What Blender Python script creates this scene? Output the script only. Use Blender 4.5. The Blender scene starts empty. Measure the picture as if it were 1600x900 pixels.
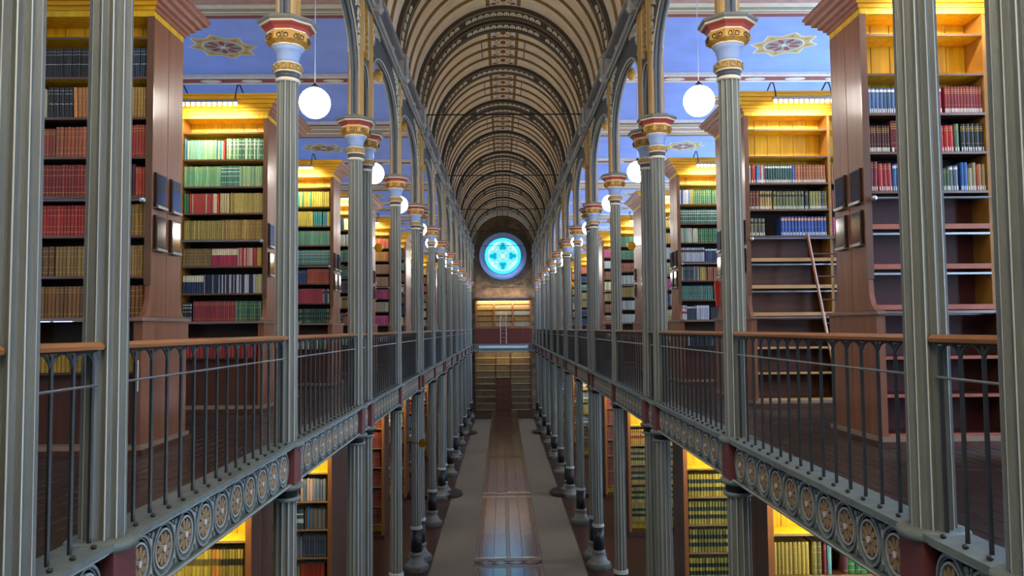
import bpy, math, random
from mathutils import Matrix, Vector
random.seed(7)
PI = math.pi
sc = bpy.context.scene
C = sc.collection

# ------------------------------------------------------------------ camera, world, exposure
EYE = 5.99                      # eye above the ground floor of the hall
pitch, yaw, roll = 0.0522, 0.0132, -0.0089
cy, sy, cp, sp = math.cos(yaw), math.sin(yaw), math.cos(pitch), math.sin(pitch)
F = Vector((sy*cp, cy*cp, sp)); R = Vector((cy, -sy, 0)); U = R.cross(F)
R2 = R*math.cos(roll) + U*math.sin(roll); U2 = U*math.cos(roll) - R*math.sin(roll)
cam_data = bpy.data.cameras.new('camera')
cam = bpy.data.objects.new('camera', cam_data); C.objects.link(cam)
m = Matrix((R2, U2, -F)).transposed().to_4x4(); m.translation = Vector((-0.0917, 0, EYE))
cam.matrix_world = m
cam_data.sensor_width = 36; cam_data.lens = 27.0; cam_data.clip_start = 0.05; cam_data.clip_end = 300
sc.camera = cam
w = bpy.data.worlds.new('world'); sc.world = w; w.use_nodes = True
w.node_tree.nodes['Background'].inputs[0].default_value = (0.55, 0.68, 1.0, 1)
w.node_tree.nodes['Background'].inputs[1].default_value = 1.0
sc.view_settings.view_transform = 'Standard'; sc.view_settings.look = 'None'
sc.view_settings.gamma = 1; sc.view_settings.exposure = 0.0

GLOBE_E = 34.0        # emission of the opal globes
STRIP_W = 16.0       # watts of one strip lamp above a bookcase
DAY_E = 17.0          # panes of the added right aisle windows, stronger to cool the left columns
DAY_L = 3.0          # panes of the added left aisle windows
BACK_E = 12.0         # panes of the unseen window added behind the viewer
FILL_BACK = (1.0, 0.92, 0.77)

# ------------------------------------------------------------------ materials
def lin(h):
    h = h.lstrip('#'); o = []
    for i in (0, 2, 4):
        c = int(h[i:i+2], 16)/255
        o.append(c/12.92 if c <= .04045 else ((c+.055)/1.055)**2.4)
    return (o[0], o[1], o[2], 1)
MATS = {}
def mat(name, col, rough=.6, metal=0, noise=0, nscale=6, bump=0, bscale=40, stretch=(1, 1, 1), emit=None, es=0, spec=.5, col2=None, coat=0):
    if name in MATS: return MATS[name]
    M = bpy.data.materials.new(name); M.use_nodes = True; nt = M.node_tree; b = nt.nodes['Principled BSDF']
    c = lin(col) if isinstance(col, str) else col
    b.inputs['Base Color'].default_value = c; b.inputs['Roughness'].default_value = rough; b.inputs['Metallic'].default_value = metal
    b.inputs['Specular IOR Level'].default_value = spec
    if coat: b.inputs['Coat Weight'].default_value = coat; b.inputs['Coat Roughness'].default_value = .15
    if emit:
        b.inputs['Emission Color'].default_value = lin(emit) if isinstance(emit, str) else emit
        b.inputs['Emission Strength'].default_value = es
    if noise or bump:
        tc = nt.nodes.new('ShaderNodeTexCoord'); mp = nt.nodes.new('ShaderNodeMapping'); mp.inputs['Scale'].default_value = stretch
        nt.links.new(tc.outputs['Object'], mp.inputs[0])
    if noise:
        n = nt.nodes.new('ShaderNodeTexNoise'); n.inputs['Scale'].default_value = nscale; n.inputs['Detail'].default_value = 6
        nt.links.new(mp.outputs[0], n.inputs[0])
        r = nt.nodes.new('ShaderNodeValToRGB'); r.color_ramp.elements[0].position = .3; r.color_ramp.elements[1].position = .72
        d = lin(col2) if col2 else tuple(x*(1-noise) for x in c[:3])+(1,)
        l = tuple(min(1, x*(1+noise*.5)) for x in c[:3])+(1,)
        r.color_ramp.elements[0].color = d; r.color_ramp.elements[1].color = l
        nt.links.new(n.outputs[0], r.inputs[0]); nt.links.new(r.outputs[0], b.inputs['Base Color'])
    if bump:
        n2 = nt.nodes.new('ShaderNodeTexNoise'); n2.inputs['Scale'].default_value = bscale; n2.inputs['Detail'].default_value = 4
        nt.links.new(mp.outputs[0], n2.inputs[0])
        bp = nt.nodes.new('ShaderNodeBump'); bp.inputs['Strength'].default_value = bump; bp.inputs['Distance'].default_value = .02
        nt.links.new(n2.outputs[0], bp.inputs['Height']); nt.links.new(bp.outputs[0], b.inputs['Normal'])
    MATS[name] = M
    return M
def attr_mat(name, rough=.6):
    M = bpy.data.materials.new(name); M.use_nodes = True; nt = M.node_tree; b = nt.nodes['Principled BSDF']
    a = nt.nodes.new('ShaderNodeAttribute'); a.attribute_name = 'Col'
    tc = nt.nodes.new('ShaderNodeTexCoord'); n = nt.nodes.new('ShaderNodeTexNoise'); n.inputs['Scale'].default_value = 60; n.inputs['Detail'].default_value = 3
    nt.links.new(tc.outputs['Object'], n.inputs[0])
    r = nt.nodes.new('ShaderNodeMapRange'); r.inputs['From Min'].default_value = .3; r.inputs['From Max'].default_value = .7
    r.inputs['To Min'].default_value = .78; r.inputs['To Max'].default_value = 1.12
    nt.links.new(n.outputs[0], r.inputs[0])
    mx = nt.nodes.new('ShaderNodeVectorMath'); mx.operation = 'SCALE'
    nt.links.new(a.outputs['Color'], mx.inputs[0]); nt.links.new(r.outputs[0], mx.inputs['Scale'])
    nt.links.new(mx.outputs[0], b.inputs['Base Color']); b.inputs['Roughness'].default_value = rough
    return M
BOOK = attr_mat('book_binding', .5)
PAINT = attr_mat('flat_paint', .7)
iron = mat('column_paint', '#6f7269', .45, noise=.22, nscale=5, bump=.25, bscale=90, stretch=(1, 1, .3))
fillet = mat('column_fillet_paint', '#c0c2b6', .45)
girder_m = mat('girder_paint', '#6f7870', .5, noise=.25, nscale=8, bump=.2)
girder_l = mat('girder_edge_paint', '#b2b6b0', .5)
girder_d = mat('girder_recess_paint', '#4c544e', .6, noise=.2)
maroon = mat('maroon_paint', '#6a3433', .55, noise=.15, nscale=4)
redp = mat('capital_red_paint', '#a84a3c', .5, noise=.12)
cream = mat('cream_paint', '#e6dcc6', .6, noise=.08)
gold = mat('ochre_paint', '#c9983f', .5, noise=.3, nscale=20)
rosette_m = mat('rosette_paint', '#a3845a', .5, noise=.25, nscale=30)
darkp = mat('charcoal_paint', '#474a4e', .5)
black = mat('black_paint', '#222226', .4, noise=.2)
bluep = mat('bell_blue_paint', '#8fa6cf', .55, noise=.1, nscale=4)
slab = mat('abacus_paint', '#77796f', .5, noise=.15)
ochre_sh = mat('colonnette_ochre', '#b58e50', .5, noise=.2, nscale=6, stretch=(1, 1, .15))
grey_sh = mat('colonnette_grey', '#5f666a', .5, noise=.1)
spand = mat('spandrel_paint', '#4a5252', .6, noise=.2)
trac = mat('tracery_paint', '#c9c6b2', .55, noise=.2)
wood_dark = mat('stained_wood', '#553020', .42, noise=.35, nscale=4, bump=.08, stretch=(6, 6, .5), coat=.2)
wood_end = mat('end_panel_wood', '#865234', .45, noise=.25, nscale=3, bump=.08, stretch=(5, 5, .35), coat=.12)
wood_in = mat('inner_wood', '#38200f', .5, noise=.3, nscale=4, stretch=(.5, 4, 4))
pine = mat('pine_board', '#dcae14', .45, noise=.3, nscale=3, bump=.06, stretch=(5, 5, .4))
pine_lip = mat('pine_lip', '#c4955c', .45, noise=.2, nscale=4, stretch=(.4, 4, 4))
brown_pine = mat('brown_pine', '#5c361e', .5, noise=.35, nscale=4, stretch=(.6, 4, 4))
redlin = mat('maroon_lined_board', '#4c1814', .5, noise=.25, nscale=4)
pinklip = mat('pale_red_lip', '#a85f46', .45, noise=.2)
shelf_edge = mat('shelf_edge_wood', '#6a4a32', .35, noise=.2, nscale=5, coat=.3)
rail_wood = mat('handrail_wood', '#b0703c', .28, noise=.25, nscale=5, stretch=(3, .3, 3), coat=.5)
bal = mat('baluster_iron', '#3b3b38', .4, metal=.5, noise=.2)
balarch = mat('railing_arch_iron', '#4c5450', .45, metal=.3, noise=.2)
rod_m = mat('steel_rod', '#9aa0a0', .35, metal=.8)
brass = mat('brass', '#c8962c', .25, metal=.9)
floor_board = mat('gallery_board', '#2e2018', .32, noise=.4, nscale=5, bump=.2, bscale=30, stretch=(4, .4, 4), coat=.3)
parq = mat('parquet_board', '#462c24', .2, noise=.45, nscale=4, bump=.14, bscale=9, stretch=(1.6, 1.6, 2), coat=1, spec=1)
parq_l = mat('parquet_border', '#72513a', .2, noise=.35, nscale=4, bump=.15, bscale=25, coat=.35)
floor_dark = mat('ground_floor_wood', '#4a2a20', .3, noise=.35, nscale=5, bump=.1, stretch=(2, .4, 2))
carpet_m = mat('grey_carpet', '#857a6c', .95, noise=.12, nscale=60, bump=.3, bscale=300)
blue_ceil = mat('blue_ceiling', '#94b0fc', .8, noise=.1, nscale=2, bump=.05, bscale=8)
band_c = mat('ceiling_band_cream', '#ece2cf', .75, noise=.12, nscale=8)
band_r = mat('ceiling_band_red', '#9c4a3c', .75, noise=.12, nscale=8)
band_o = mat('ceiling_band_olive', '#a8a273', .75, noise=.12)
vault_c = mat('vault_plaster', '#f4e4c6', .8, noise=.12, nscale=3, bump=.06, bscale=12)
vault_rib = mat('vault_rib_brown', '#86642f', .65, noise=.3, nscale=20)
rib_dark = mat('rib_paint', '#3c342a', .7, noise=.25, nscale=10)
rib_edge = mat('rib_edge_paint', '#766a56', .7)
frieze_m = mat('frieze_paint', '#6b4a4a', .7, noise=.3, nscale=14)
corn_m = mat('cornice_paint', '#9c9c98', .5, noise=.15)
stone = mat('end_wall_stone', '#8a6f52', .9, noise=.45, nscale=2.2, bump=.9, bscale=5, col2='#4f4134')
vous = mat('voussoir_brick', '#5b5049', .85, noise=.3, nscale=6)
plaster = mat('aisle_plaster', '#a59c8c', .8, noise=.12)
wood_red = mat('red_panelling', '#6e2a1e', .45, noise=.25, nscale=5, stretch=(6, 6, .4))
glass_black = mat('notice_glass', '#20262c', .08, spec=.8)
frame_m = mat('notice_frame', '#2c1a12', .35)
globe_m = mat('opal_globe', '#ffffff', .3, emit=(1, .93, .84, 1), es=GLOBE_E)
led_m = mat('led_bulb', '#ffffff', .3, emit=(1, .93, .75, 1), es=6)
day_m = mat('added_day_pane', '#bcd2ff', .3, emit=(.50, .69, 1, 1), es=DAY_E)
day_l = mat('added_day_pane_left', '#bcd2ff', .3, emit=(.50, .69, 1, 1), es=DAY_L)
back_m = mat('added_day_pane_back', '#bcd2ff', .3, emit=FILL_BACK+(1,), es=BACK_E)
white_m = mat('white_enamel', '#d8dde8', .3)

# ------------------------------------------------------------------ mesh helpers
class MB:
    def __init__(s): s.v = []; s.f = []; s.m = []; s.c = []
    def add(s, vs, fs, mi=0, col=(1, 1, 1, 1)):
        o = len(s.v); s.v += vs
        for f in fs: s.f.append([i+o for i in f]); s.m.append(mi); s.c.append(col)
    def box(s, x0, x1, y0, y1, z0, z1, mi=0, col=(1, 1, 1, 1)):
        s.add([(x0, y0, z0), (x1, y0, z0), (x1, y1, z0), (x0, y1, z0), (x0, y0, z1), (x1, y0, z1), (x1, y1, z1), (x0, y1, z1)],
              [(0, 3, 2, 1), (4, 5, 6, 7), (0, 1, 5, 4), (1, 2, 6, 5), (2, 3, 7, 6), (3, 0, 4, 7)], mi, col)
    def cbox(s, c, d, mi=0): s.box(c[0]-d[0]/2, c[0]+d[0]/2, c[1]-d[1]/2, c[1]+d[1]/2, c[2]-d[2]/2, c[2]+d[2]/2, mi)
    def lathe(s, prof, n=24, c=(0, 0, 0), mi=0, phase=0, caps=True):
        o = len(s.v); k = len(prof)
        for r, z in prof:
            for i in range(n):
                a = 2*PI*(i+phase)/n; s.v.append((c[0]+r*math.cos(a), c[1]+r*math.sin(a), c[2]+z))
        for j in range(k-1):
            for i in range(n):
                i2 = (i+1) % n
                s.f.append([o+j*n+i, o+j*n+i2, o+(j+1)*n+i2, o+(j+1)*n+i]); s.m.append(mi); s.c.append((1, 1, 1, 1))
        if caps:
            s.f.append([o+i for i in range(n)][::-1]); s.m.append(mi); s.c.append((1, 1, 1, 1))
            s.f.append([o+(k-1)*n+i for i in range(n)]); s.m.append(mi); s.c.append((1, 1, 1, 1))
    def tube(s, pts, r, n=6, mi=0, closed=False):
        pts = [Vector(p) for p in pts]; o = len(s.v); k = len(pts)
        for j, p in enumerate(pts):
            if closed: t = pts[(j+1) % k]-pts[j-1]
            else: t = pts[min(j+1, k-1)]-pts[max(j-1, 0)]
            t.normalize(); up = Vector((0, 0, 1)) if abs(t.z) < .9 else Vector((1, 0, 0))
            a = t.cross(up).normalized(); b = t.cross(a)
            for i in range(n):
                q = p+a*r*math.cos(2*PI*i/n)+b*r*math.sin(2*PI*i/n); s.v.append(tuple(q))
        for j in range(k if closed else k-1):
            for i in range(n):
                i2 = (i+1) % n; j2 = (j+1) % k
                s.f.append([o+j*n+i, o+j*n+i2, o+j2*n+i2, o+j2*n+i]); s.m.append(mi); s.c.append((1, 1, 1, 1))
        if not closed:
            for base in (0, k-1):
                s.f.append([o+base*n+i for i in range(n)]); s.m.append(mi); s.c.append((1, 1, 1, 1))
    def prism(s, poly, fn, d0, d1, mi=0, col=(1, 1, 1, 1)):
        # poly of 2D points, fn(u, v, d) -> xyz
        n = len(poly); o = len(s.v)
        for d in (d0, d1):
            for u, v in poly: s.v.append(fn(u, v, d))
        s.f.append([o+i for i in range(n)][::-1]); s.m.append(mi); s.c.append(col)
        s.f.append([o+n+i for i in range(n)]); s.m.append(mi); s.c.append(col)
        for i in range(n):
            j = (i+1) % n; s.f.append([o+i, o+j, o+n+j, o+n+i]); s.m.append(mi); s.c.append(col)
    def mesh(s, name, mats, smooth=False, attr=False):
        me = bpy.data.meshes.new(name); me.from_pydata(s.v, [], s.f)
        if not isinstance(mats, (list, tuple)): mats = [mats]
        for q in mats: me.materials.append(q)
        if len(mats) > 1: me.polygons.foreach_set('material_index', s.m)
        if smooth: me.polygons.foreach_set('use_smooth', [True]*len(s.f))
        if attr:
            ca = me.color_attributes.new('Col', 'FLOAT_COLOR', 'CORNER'); arr = []
            for f, c in zip(s.f, s.c): arr += list(c)*len(f)
            ca.data.foreach_set('color', arr)
        me.update()
        return me
    def build(s, name, mats, parent=None, smooth=False, attr=False, loc=(0, 0, 0)):
        return obj(name, s.mesh(name, mats, smooth, attr), parent, loc)
def obj(name, me, parent=None, loc=(0, 0, 0), rotz=0):
    o = bpy.data.objects.new(name, me); C.objects.link(o); o.location = loc; o.rotation_euler = (0, 0, rotz)
    if parent: o.parent = parent
    return o
def tag(o, label, cat, group=None):
    o['label'] = label; o['category'] = cat
    if group: o['group'] = group
    return o
def thing(name, label, cat, loc=(0, 0, 0), group=None, rotz=0):
    o = bpy.data.objects.new(name, None); C.objects.link(o); o.location = loc; o.rotation_euler = (0, 0, rotz); o.empty_display_size = .2
    return tag(o, label, cat, group)
def struct(name, mb, mats, parent=None, **k):
    o = mb.build(name, mats, parent, **k)
    if not parent: o['kind'] = 'structure'
    return o
def H(h): return EYE+h
ORD = ['first', 'second', 'third', 'fourth', 'fifth', 'sixth', 'seventh', 'eighth', 'ninth', 'tenth', 'eleventh', 'twelfth', 'thirteenth', 'fourteenth',
       'fifteenth', 'sixteenth', 'seventeenth', 'eighteenth', 'nineteenth', 'twentieth', 'twenty-first', 'twenty-second', 'twenty-third', 'twenty-fourth',
       'twenty-fifth', 'twenty-sixth', 'twenty-seventh', 'twenty-eighth', 'twenty-ninth', 'thirtieth', 'thirty-first', 'thirty-second', 'thirty-third', 'thirty-fourth',
       'thirty-fifth', 'thirty-sixth', 'thirty-seventh', 'thirty-eighth', 'thirty-ninth', 'fortieth', 'forty-first', 'forty-second', 'forty-third', 'forty-fourth', 'forty-fifth', 'forty-sixth', 'forty-seventh', 'forty-eighth', 'forty-ninth', 'fiftieth']
SIDE = {-1: 'left', 1: 'right'}

# ------------------------------------------------------------------ plan of the hall
XC = 2.28                     # column axis
PER, GAP = 8.0494, .83
B1, S1 = 4.278, 7.820
ZEND = 56.53
cols = []                     # (y, kind)
for n in range(7):
    cols += [(B1-GAP+PER*n, 'a'), (B1+PER*n, 'b')]
    if n < 6: cols.append((S1+PER*n, 's'))
YB = -1.6                     # wall behind the viewer
XW = 8.2                      # aisle outer wall
HG = -1.125                   # top of girder
HC = 5.27                     # aisle ceiling

# ------------------------------------------------------------------ shell
b = MB(); b.box(-XW, XW, YB, ZEND, -.1, 0); floor = struct('floor', b, floor_dark)
# parquet of the middle aisle, board by board
def board(name, par, x0, x1, y0, y1, z0, z1, m):
    q = MB(); e = .004
    q.add([(x0, y0, z0), (x1, y0, z0), (x1, y1, z0), (x0, y1, z0), (x0+e, y0+e, z1), (x1-e, y0+e, z1), (x1-e, y1-e, z1), (x0+e, y1-e, z1)],
          [(4, 5, 6, 7), (0, 1, 5, 4), (1, 2, 6, 5), (2, 3, 7, 6), (3, 0, 4, 7)])
    return q.build(name, m, par)
XL, XR = -.86, .90
far_b = MB(); far_o = MB()
for n in range(7):
    pa, pb = B1-GAP+PER*n, B1+PER*n           # ornament band between the pair of columns
    nxt = pb+PER-GAP if n < 6 else 55.9
    det = 2 <= n+1 <= 5
    # ornament band: frames, rails and a row of lozenges
    bars = [(pa, pa+.12), (pa+.17, pa+.25), (pb-.25, pb-.17), (pb-.12, pb)]
    for y0, y1 in bars:
        if det: board('border_board', floor, XL, XR, y0, y1, 0, .012, parq_l)
        else: far_o.box(XL, XR, y0, y1, 0, .012)
    lo = MB(); k = 4; wv = (XR-XL-.2)/k
    for i in range(k):
        cx = XL+.1+wv*(i+.5); cyy = (pa+pb)/2; hh = (pb-pa)/2-.26
        lo.prism([(cx-wv/2, cyy), (cx, cyy-hh), (cx+wv/2, cyy), (cx, cyy+hh)], lambda u, v, d: (u, v, d), 0, .011)
    if det: lo.build('lozenge_inlay', parq_l, floor)
    edges = [XL, XL+.11, XL+.17, XL+.50, XL+.83, XL+.93, XL+1.26, XL+1.59, XL+1.65, XR]
    for i in range(len(edges)-1):
        y = pb+.03
        e0, e1 = edges[i], edges[i+1]
        narrow = (e1-e0) < .12
        while y < nxt-.1:
            L = (nxt-pb-.06)/ (1 if narrow else 3)
            y1 = min(y+L, nxt-.03)
            hz = .009+random.random()*.003
            if det: board('parquet_board', floor, e0+.002, e1-.002, y+.002, y1-.002, 0, hz, parq_l if narrow else parq)
            else: (far_o if narrow else far_b).box(e0+.002, e1-.002, y+.002, y1-.002, 0, hz)
            y = y1
o = far_b.build('parquet_board', parq, floor); o['kind'] = 'stuff'
o = far_o.build('border_board', parq_l, floor); o['kind'] = 'stuff'
for s, x0, x1, lab in ((-1, -1.93, XL+.0, 'left long grey carpet runner beside the polished parquet, along the left columns'),
                       (1, XR, 1.93, 'right long grey carpet runner beside the polished parquet, along the right columns')):
    q = MB(); q.box(x0, x1, 2.0, 51.0, .001, .016, 0); q.box(x0-.012, x0, 2.0, 51.0, .001, .02, 1); q.box(x1, x1+.012, 2.0, 51.0, .001, .02, 1)
    tag(q.build('carpet_runner', [carpet_m, mat('carpet_binding', '#6d6a66', .9)]), lab, 'carpet')

# outer walls, both storeys, with unseen windows added for daylight
wn = 0
for s in (-1, 1):
    q = MB(); segs = []
    ys = [YB]
    wins = []
    for n in range(-1, 7):
        for c0 in ((B1+S1)/2+PER*n, (S1+B1-GAP+PER)/2+PER*n):
            if YB+.8 < c0 < ZEND-1: wins.append(c0)
    t = .25; hw = .75
    x0, x1 = (s*XW, s*(XW+t)) if s > 0 else (s*(XW+t), s*XW)
    zs = [(.0, 1.0, 0), (1.0, 3.6, 1), (3.6, H(-1.15)+1.0, 0), (H(-1.15)+1.0, H(4.6), 1), (H(4.6), H(HC)+.2, 0)]
    for z0, z1, iswin in zs:
        if not iswin: q.box(x0, x1, YB, ZEND, z0, z1)
        else:
            y = YB
            for c0 in sorted(wins):
                q.box(x0, x1, y, c0-hw, z0, z1); y = c0+hw
            q.box(x0, x1, y, ZEND, z0, z1)
    wl = struct('wall_'+SIDE[s], q, plaster)
    for c0 in sorted(wins):
        for z0, z1 in ((1.0, 3.6), (H(-1.15)+1.0, H(4.6))):
            wn += 1
            p = MB(); xx = s*(XW+.12)
            p.box(xx-.01, xx+.01, c0-hw, c0+hw, z0, z1)
            g = struct('window_%d' % wn, p, day_m if s > 0 else day_l)
            f = MB()
            for yy in (-hw, -.03, hw-.06): f.box(xx-.04, xx+.04, c0+yy, c0+yy+.06, z0, z1)
            for k in range(5):
                zz = z0+(z1-z0-.06)*k/4; f.box(xx-.035, xx+.035, c0-hw, c0+hw, zz, zz+.05)
            f.build('window_frame', mat('window_frame_paint', '#d9d5ca', .5), g)
# wall behind the viewer, with a big unseen window added to brighten the vault
q = MB()
q.box(-XW, -1.9, YB-.3, YB, 0, H(HC)); q.box(1.9, XW, YB-.3, YB, 0, H(HC)); q.box(-1.9, 1.9, YB-.3, YB, 0, H(3.6)); q.box(-2.6, -1.9, YB-.3, YB, H(HC), H(8.7)); q.box(1.9, 2.6, YB-.3, YB, H(HC), H(8.7))
struct('wall_back', q, plaster)
q = MB(); q.box(-1.9, 1.9, YB-.2, YB-.18, H(3.6), H(8.6)); g = struct('window_%d' % (wn+1), q, back_m)
q = MB()
for i in range(5): q.box(-1.9+i*.94, -1.84+i*.94, YB-.24, YB-.14, H(3.6), H(8.6))
for i in range(6): q.box(-1.9, 1.9, YB-.24, YB-.14, H(3.6)+i*1.0, H(3.66)+i*1.0)
q.build('window_frame', mat('window_frame_paint', '#d9d5ca', .5), g)
q = MB(); q.box(-2.2, 2.2, YB, .45, H(-1.5), H(-1.16)); struct('floor_bridge', q, floor_board)

# gallery floors with boards
for s in (-1, 1):
    q = MB(); a, c = sorted((s*(XC-.05), s*XW)); q.box(a, c, YB, ZEND, H(-1.42), H(-1.165)); gf = struct('floor_gallery_'+SIDE[s], q, floor_board)
    for n, (y0, y1) in enumerate(((2.9, 6.1), (6.1, 9.6), (9.6, 13.2), (13.2, 17.0))):
        k = 24 if n < 2 else 20
        for i in range(k):
            xa = XC+.16+i*.125; off = random.choice((-.5, 0, .4)) if 0 < n else 0
            x0, x1 = sorted((s*xa, s*(xa+.121)))
            board('floor_board', gf, x0, x1, y0+.002, y1-.002, H(-1.165), H(-1.155)+random.random()*.003, floor_board)
    # ceiling of the aisle
    q = MB(); q.box(a, c, YB, ZEND, H(HC), H(HC)+.12); ce = struct('ceiling_aisle_'+SIDE[s], q, blue_ceil)
    for n in range(7):
        pa, pb = B1-GAP+PER*n, B1+PER*n
        q = MB(); y0, y1 = pa-.28, pb+.28
        q.box(a, c, y0, y1, H(HC)-.07, H(HC), 0)
        for u0, u1, mi in ((.0, .02, 0), (.05, .16, 1), (.22, .25, 2), (.33, .42, 2), (.6, .84, 3), (1.02, 1.11, 2), (1.19, 1.22, 2), (1.28, 1.39, 1)):
            q.box(a, c, y0+u0, y0+u1, H(HC)-.078, H(HC)-.07, mi)
        q.build('ceiling_beam', [band_c, band_r, band_o, mat('ceiling_band_pink', '#c9a08c', .75, noise=.2)], ce)
        if n < 6:
            y0 = S1+PER*n-.24
            q = MB(); q.box(a, c, y0, y0+.48, H(HC)-.06, H(HC), 0); q.box(a, c, y0+.12, y0+.36, H(HC)-.066, H(HC)-.06, 1)
            for i in range(7):
                cx = s*(XC+.45+i*.85)
                q.prism([(cx+.22*math.cos(t*PI/6), y0+.24+.09*math.sin(t*PI/6)) for t in range(12)], lambda u, v, d: (u, v, H(HC)-.066-d), .002, .006, 0)
            q.build('ceiling_beam', [band_c, band_r], ce)
    # painted stars on the blue panels
    def star_mesh():
        q = MB(); L = lambda u, v, d: (u, v, -d)
        def starpoly(sc_, ax, ay):
            P = []
            for i in range(16):
                a_ = PI*i/8; rr = 1 if i % 2 == 0 else .74
                P.append((ax*sc_*rr*math.cos(a_), ay*sc_*rr*math.sin(a_)))
            return P
        q.prism(starpoly(1.04, .62, .60), L, .001, .003, col=lin('#e9e2cc'))
        q.prism(starpoly(1.0, .60, .58), L, .003, .005, col=lin('#d0a95a'))
        el = lambda r: [(r*1.0*math.cos(t*PI/12), r*.92*math.sin(t*PI/12)) for t in range(24)]
        q.prism(el(.37), L, .005, .007, col=lin('#e9e4d4')); q.prism(el(.345), L, .007, .008, col=lin('#8f9a8c'))
        for k in range(8):
            a_ = PI*k/4+.2; pts = []
            for t in range(10):
                th = 2*PI*t/10; r0 = .20+.13*math.cos(th); wv = .058*math.sin(th)
                pts.append((r0*math.cos(a_)-wv*math.sin(a_), r0*math.sin(a_)+wv*math.cos(a_)))
            q.prism(pts, L, .008, .0095, col=lin('#e9e4d4'))
            pts = [((p[0])*.93+.02*math.cos(a_), p[1]*.93+.02*math.sin(a_)) for p in pts]
            q.prism(pts, L, .0095, .011, col=lin('#8e3a2e'))
        q.prism([(.05*math.cos(t*PI/4), .05*math.sin(t*PI/4)) for t in range(8)], L, .011, .012, col=lin('#f0ead8'))
        for k in range(8):
            a_ = PI*k/4
            q.prism([(.42*math.cos(a_-.1), .40*math.sin(a_-.1)), (.52*math.cos(a_), .50*math.sin(a_)), (.42*math.cos(a_+.1), .40*math.sin(a_+.1))], L, .005, .007, col=lin('#7f8f6c'))
        return q.mesh('painted_star', PAINT, attr=True)
    sm = star_mesh()
    for n in range(-1, 6):
        for c0 in ((B1+S1)/2+PER*n, (S1+B1-GAP+PER)/2+PER*n):
            if c0 > 0: obj('painted_star', sm, ce, (s*5.24, c0, H(HC)))

# end wall
q = MB(); q.box(-XW, XW, ZEND, ZEND+.4, 0, H(HC))
seg = 32
def arc_pt(t, rx=2.15, rz=2.5, z0=5.68): return (rx*math.cos(t), H(z0)+rz*math.sin(t))
poly = [(-2.3, H(HC)), (2.3, H(HC)), (2.3, H(5.68))]+[(2.3*math.cos(PI*i/24), H(5.68)+2.75*math.sin(PI*i/24)) for i in range(1, 24)]+[(-2.3, H(5.68))]
q.prism(poly, lambda u, v, d: (u, d, v), ZEND, ZEND+.4)
ew = struct('wall_front', q, stone)
# courses of rough stone on the end wall
q = MB(); z = H(2.25)
while z < H(7.9):
    hh = .16+random.random()*.06; x = -2.1
    while x < 2.1:
        ww = .3+random.random()*.35; x1 = min(x+ww, 2.1)
        mx_, mz = (x+x1)/2, z+hh/2
        if math.hypot(mx_, mz-H(5.32)) > 2.3 and (mz < H(5.6) or (mx_/2.05)**2+((mz-H(5.68))/2.4)**2 < 1):
            q.box(x+.012, x1-.012, ZEND-.01-random.random()*.035, ZEND, z+.01, z+hh-.01)
        x = x1
    z += hh
o = q.build('stone_course', stone, ew); o['kind'] = 'stuff'
q = MB()
def ring(q, r0, r1, y0, y1, n=48, mi=0, cx=0, cz=H(5.32), gap=0, a0=0, a1=2*PI):
    for i in range(n):
        t0 = a0+(a1-a0)*(i+gap)/n; t1 = a0+(a1-a0)*(i+1-gap)/n
        P = [(cx+r*math.cos(t), cz+r*math.sin(t)) for r, t in ((r0, t0), (r1, t0), (r1, t1), (r0, t1))]
        q.prism(P, lambda u, v, d: (u, d, v), y0, y1, mi)
ring(q, 1.86, 2.2, ZEND-.05, ZEND, 56, 0, gap=.12); ring(q, 1.74, 1.84, ZEND-.08, ZEND, 90, 0, gap=.1)
o = q.build('voussoir', vous, ew); o['kind'] = 'stuff'
q = MB(); ring(q, 1.34, 1.74, ZEND-.035, ZEND-.005, 64, 0); ring(q, 1.34, 1.42, ZEND-.1, ZEND, 64, 1)
rw = struct('window_rose', q, [mat('rose_reveal_lit_blue', '#9fc0ff', .6), mat('rose_frame', '#6fb4d8', .5)])  # blue light from the glass is put into the reveal's colour
gl = MB(); lead = MB()
L = lambda u, v, d: (u, d, H(5.32)+v)
def disc(q, cx, cz, r, d0, d1, col, n=32): q.prism([(cx+r*math.cos(2*PI*i/n), cz+r*math.sin(2*PI*i/n)) for i in range(n)], L, d0, d1, col=col)
disc(gl, 0, 0, 1.36, ZEND-.02, ZEND-.012, (.03, .50, 1.6, 1), 48)
disc(gl, 0, 0, 1.14, ZEND-.026, ZEND-.02, (.26, .50, .56, 1), 48)
for k in range(4):
    a_ = PI/2*k; cx, cz = .64*math.cos(a_), .64*math.sin(a_)
    disc(gl, cx, cz, .43, ZEND-.034, ZEND-.026, (.16, .47, .50, 1)); disc(gl, cx, cz, .37, ZEND-.04, ZEND-.034, (.06, .38, .44, 1))
    for dr, da, r in ((.2, 0, .15), (.12, 1.9, .14), (.12, -1.9, .14), (.03, 0, .12)):
        disc(gl, cx+dr*math.cos(a_+da), cz+dr*math.sin(a_+da), r, ZEND-.044, ZEND-.04, (.0, .17, .25, 1), 16)
    b_ = a_+PI/4
    disc(gl, .80*math.cos(b_), .80*math.sin(b_), .17, ZEND-.034, ZEND-.026, (.26, .40, .40, 1), 16)
    disc(gl, .80*math.cos(b_), .80*math.sin(b_), .09, ZEND-.038, ZEND-.034, (.13, .30, .38, 1), 12)
    lead.tube([(cx+.43*math.cos(2*PI*i/24), ZEND-.045, H(5.32)+cz+.43*math.sin(2*PI*i/24)) for i in range(24)], .014, 4, closed=True)
disc(gl, 0, 0, .2, ZEND-.038, ZEND-.026, (.30, .46, .50, 1), 20)
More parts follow.
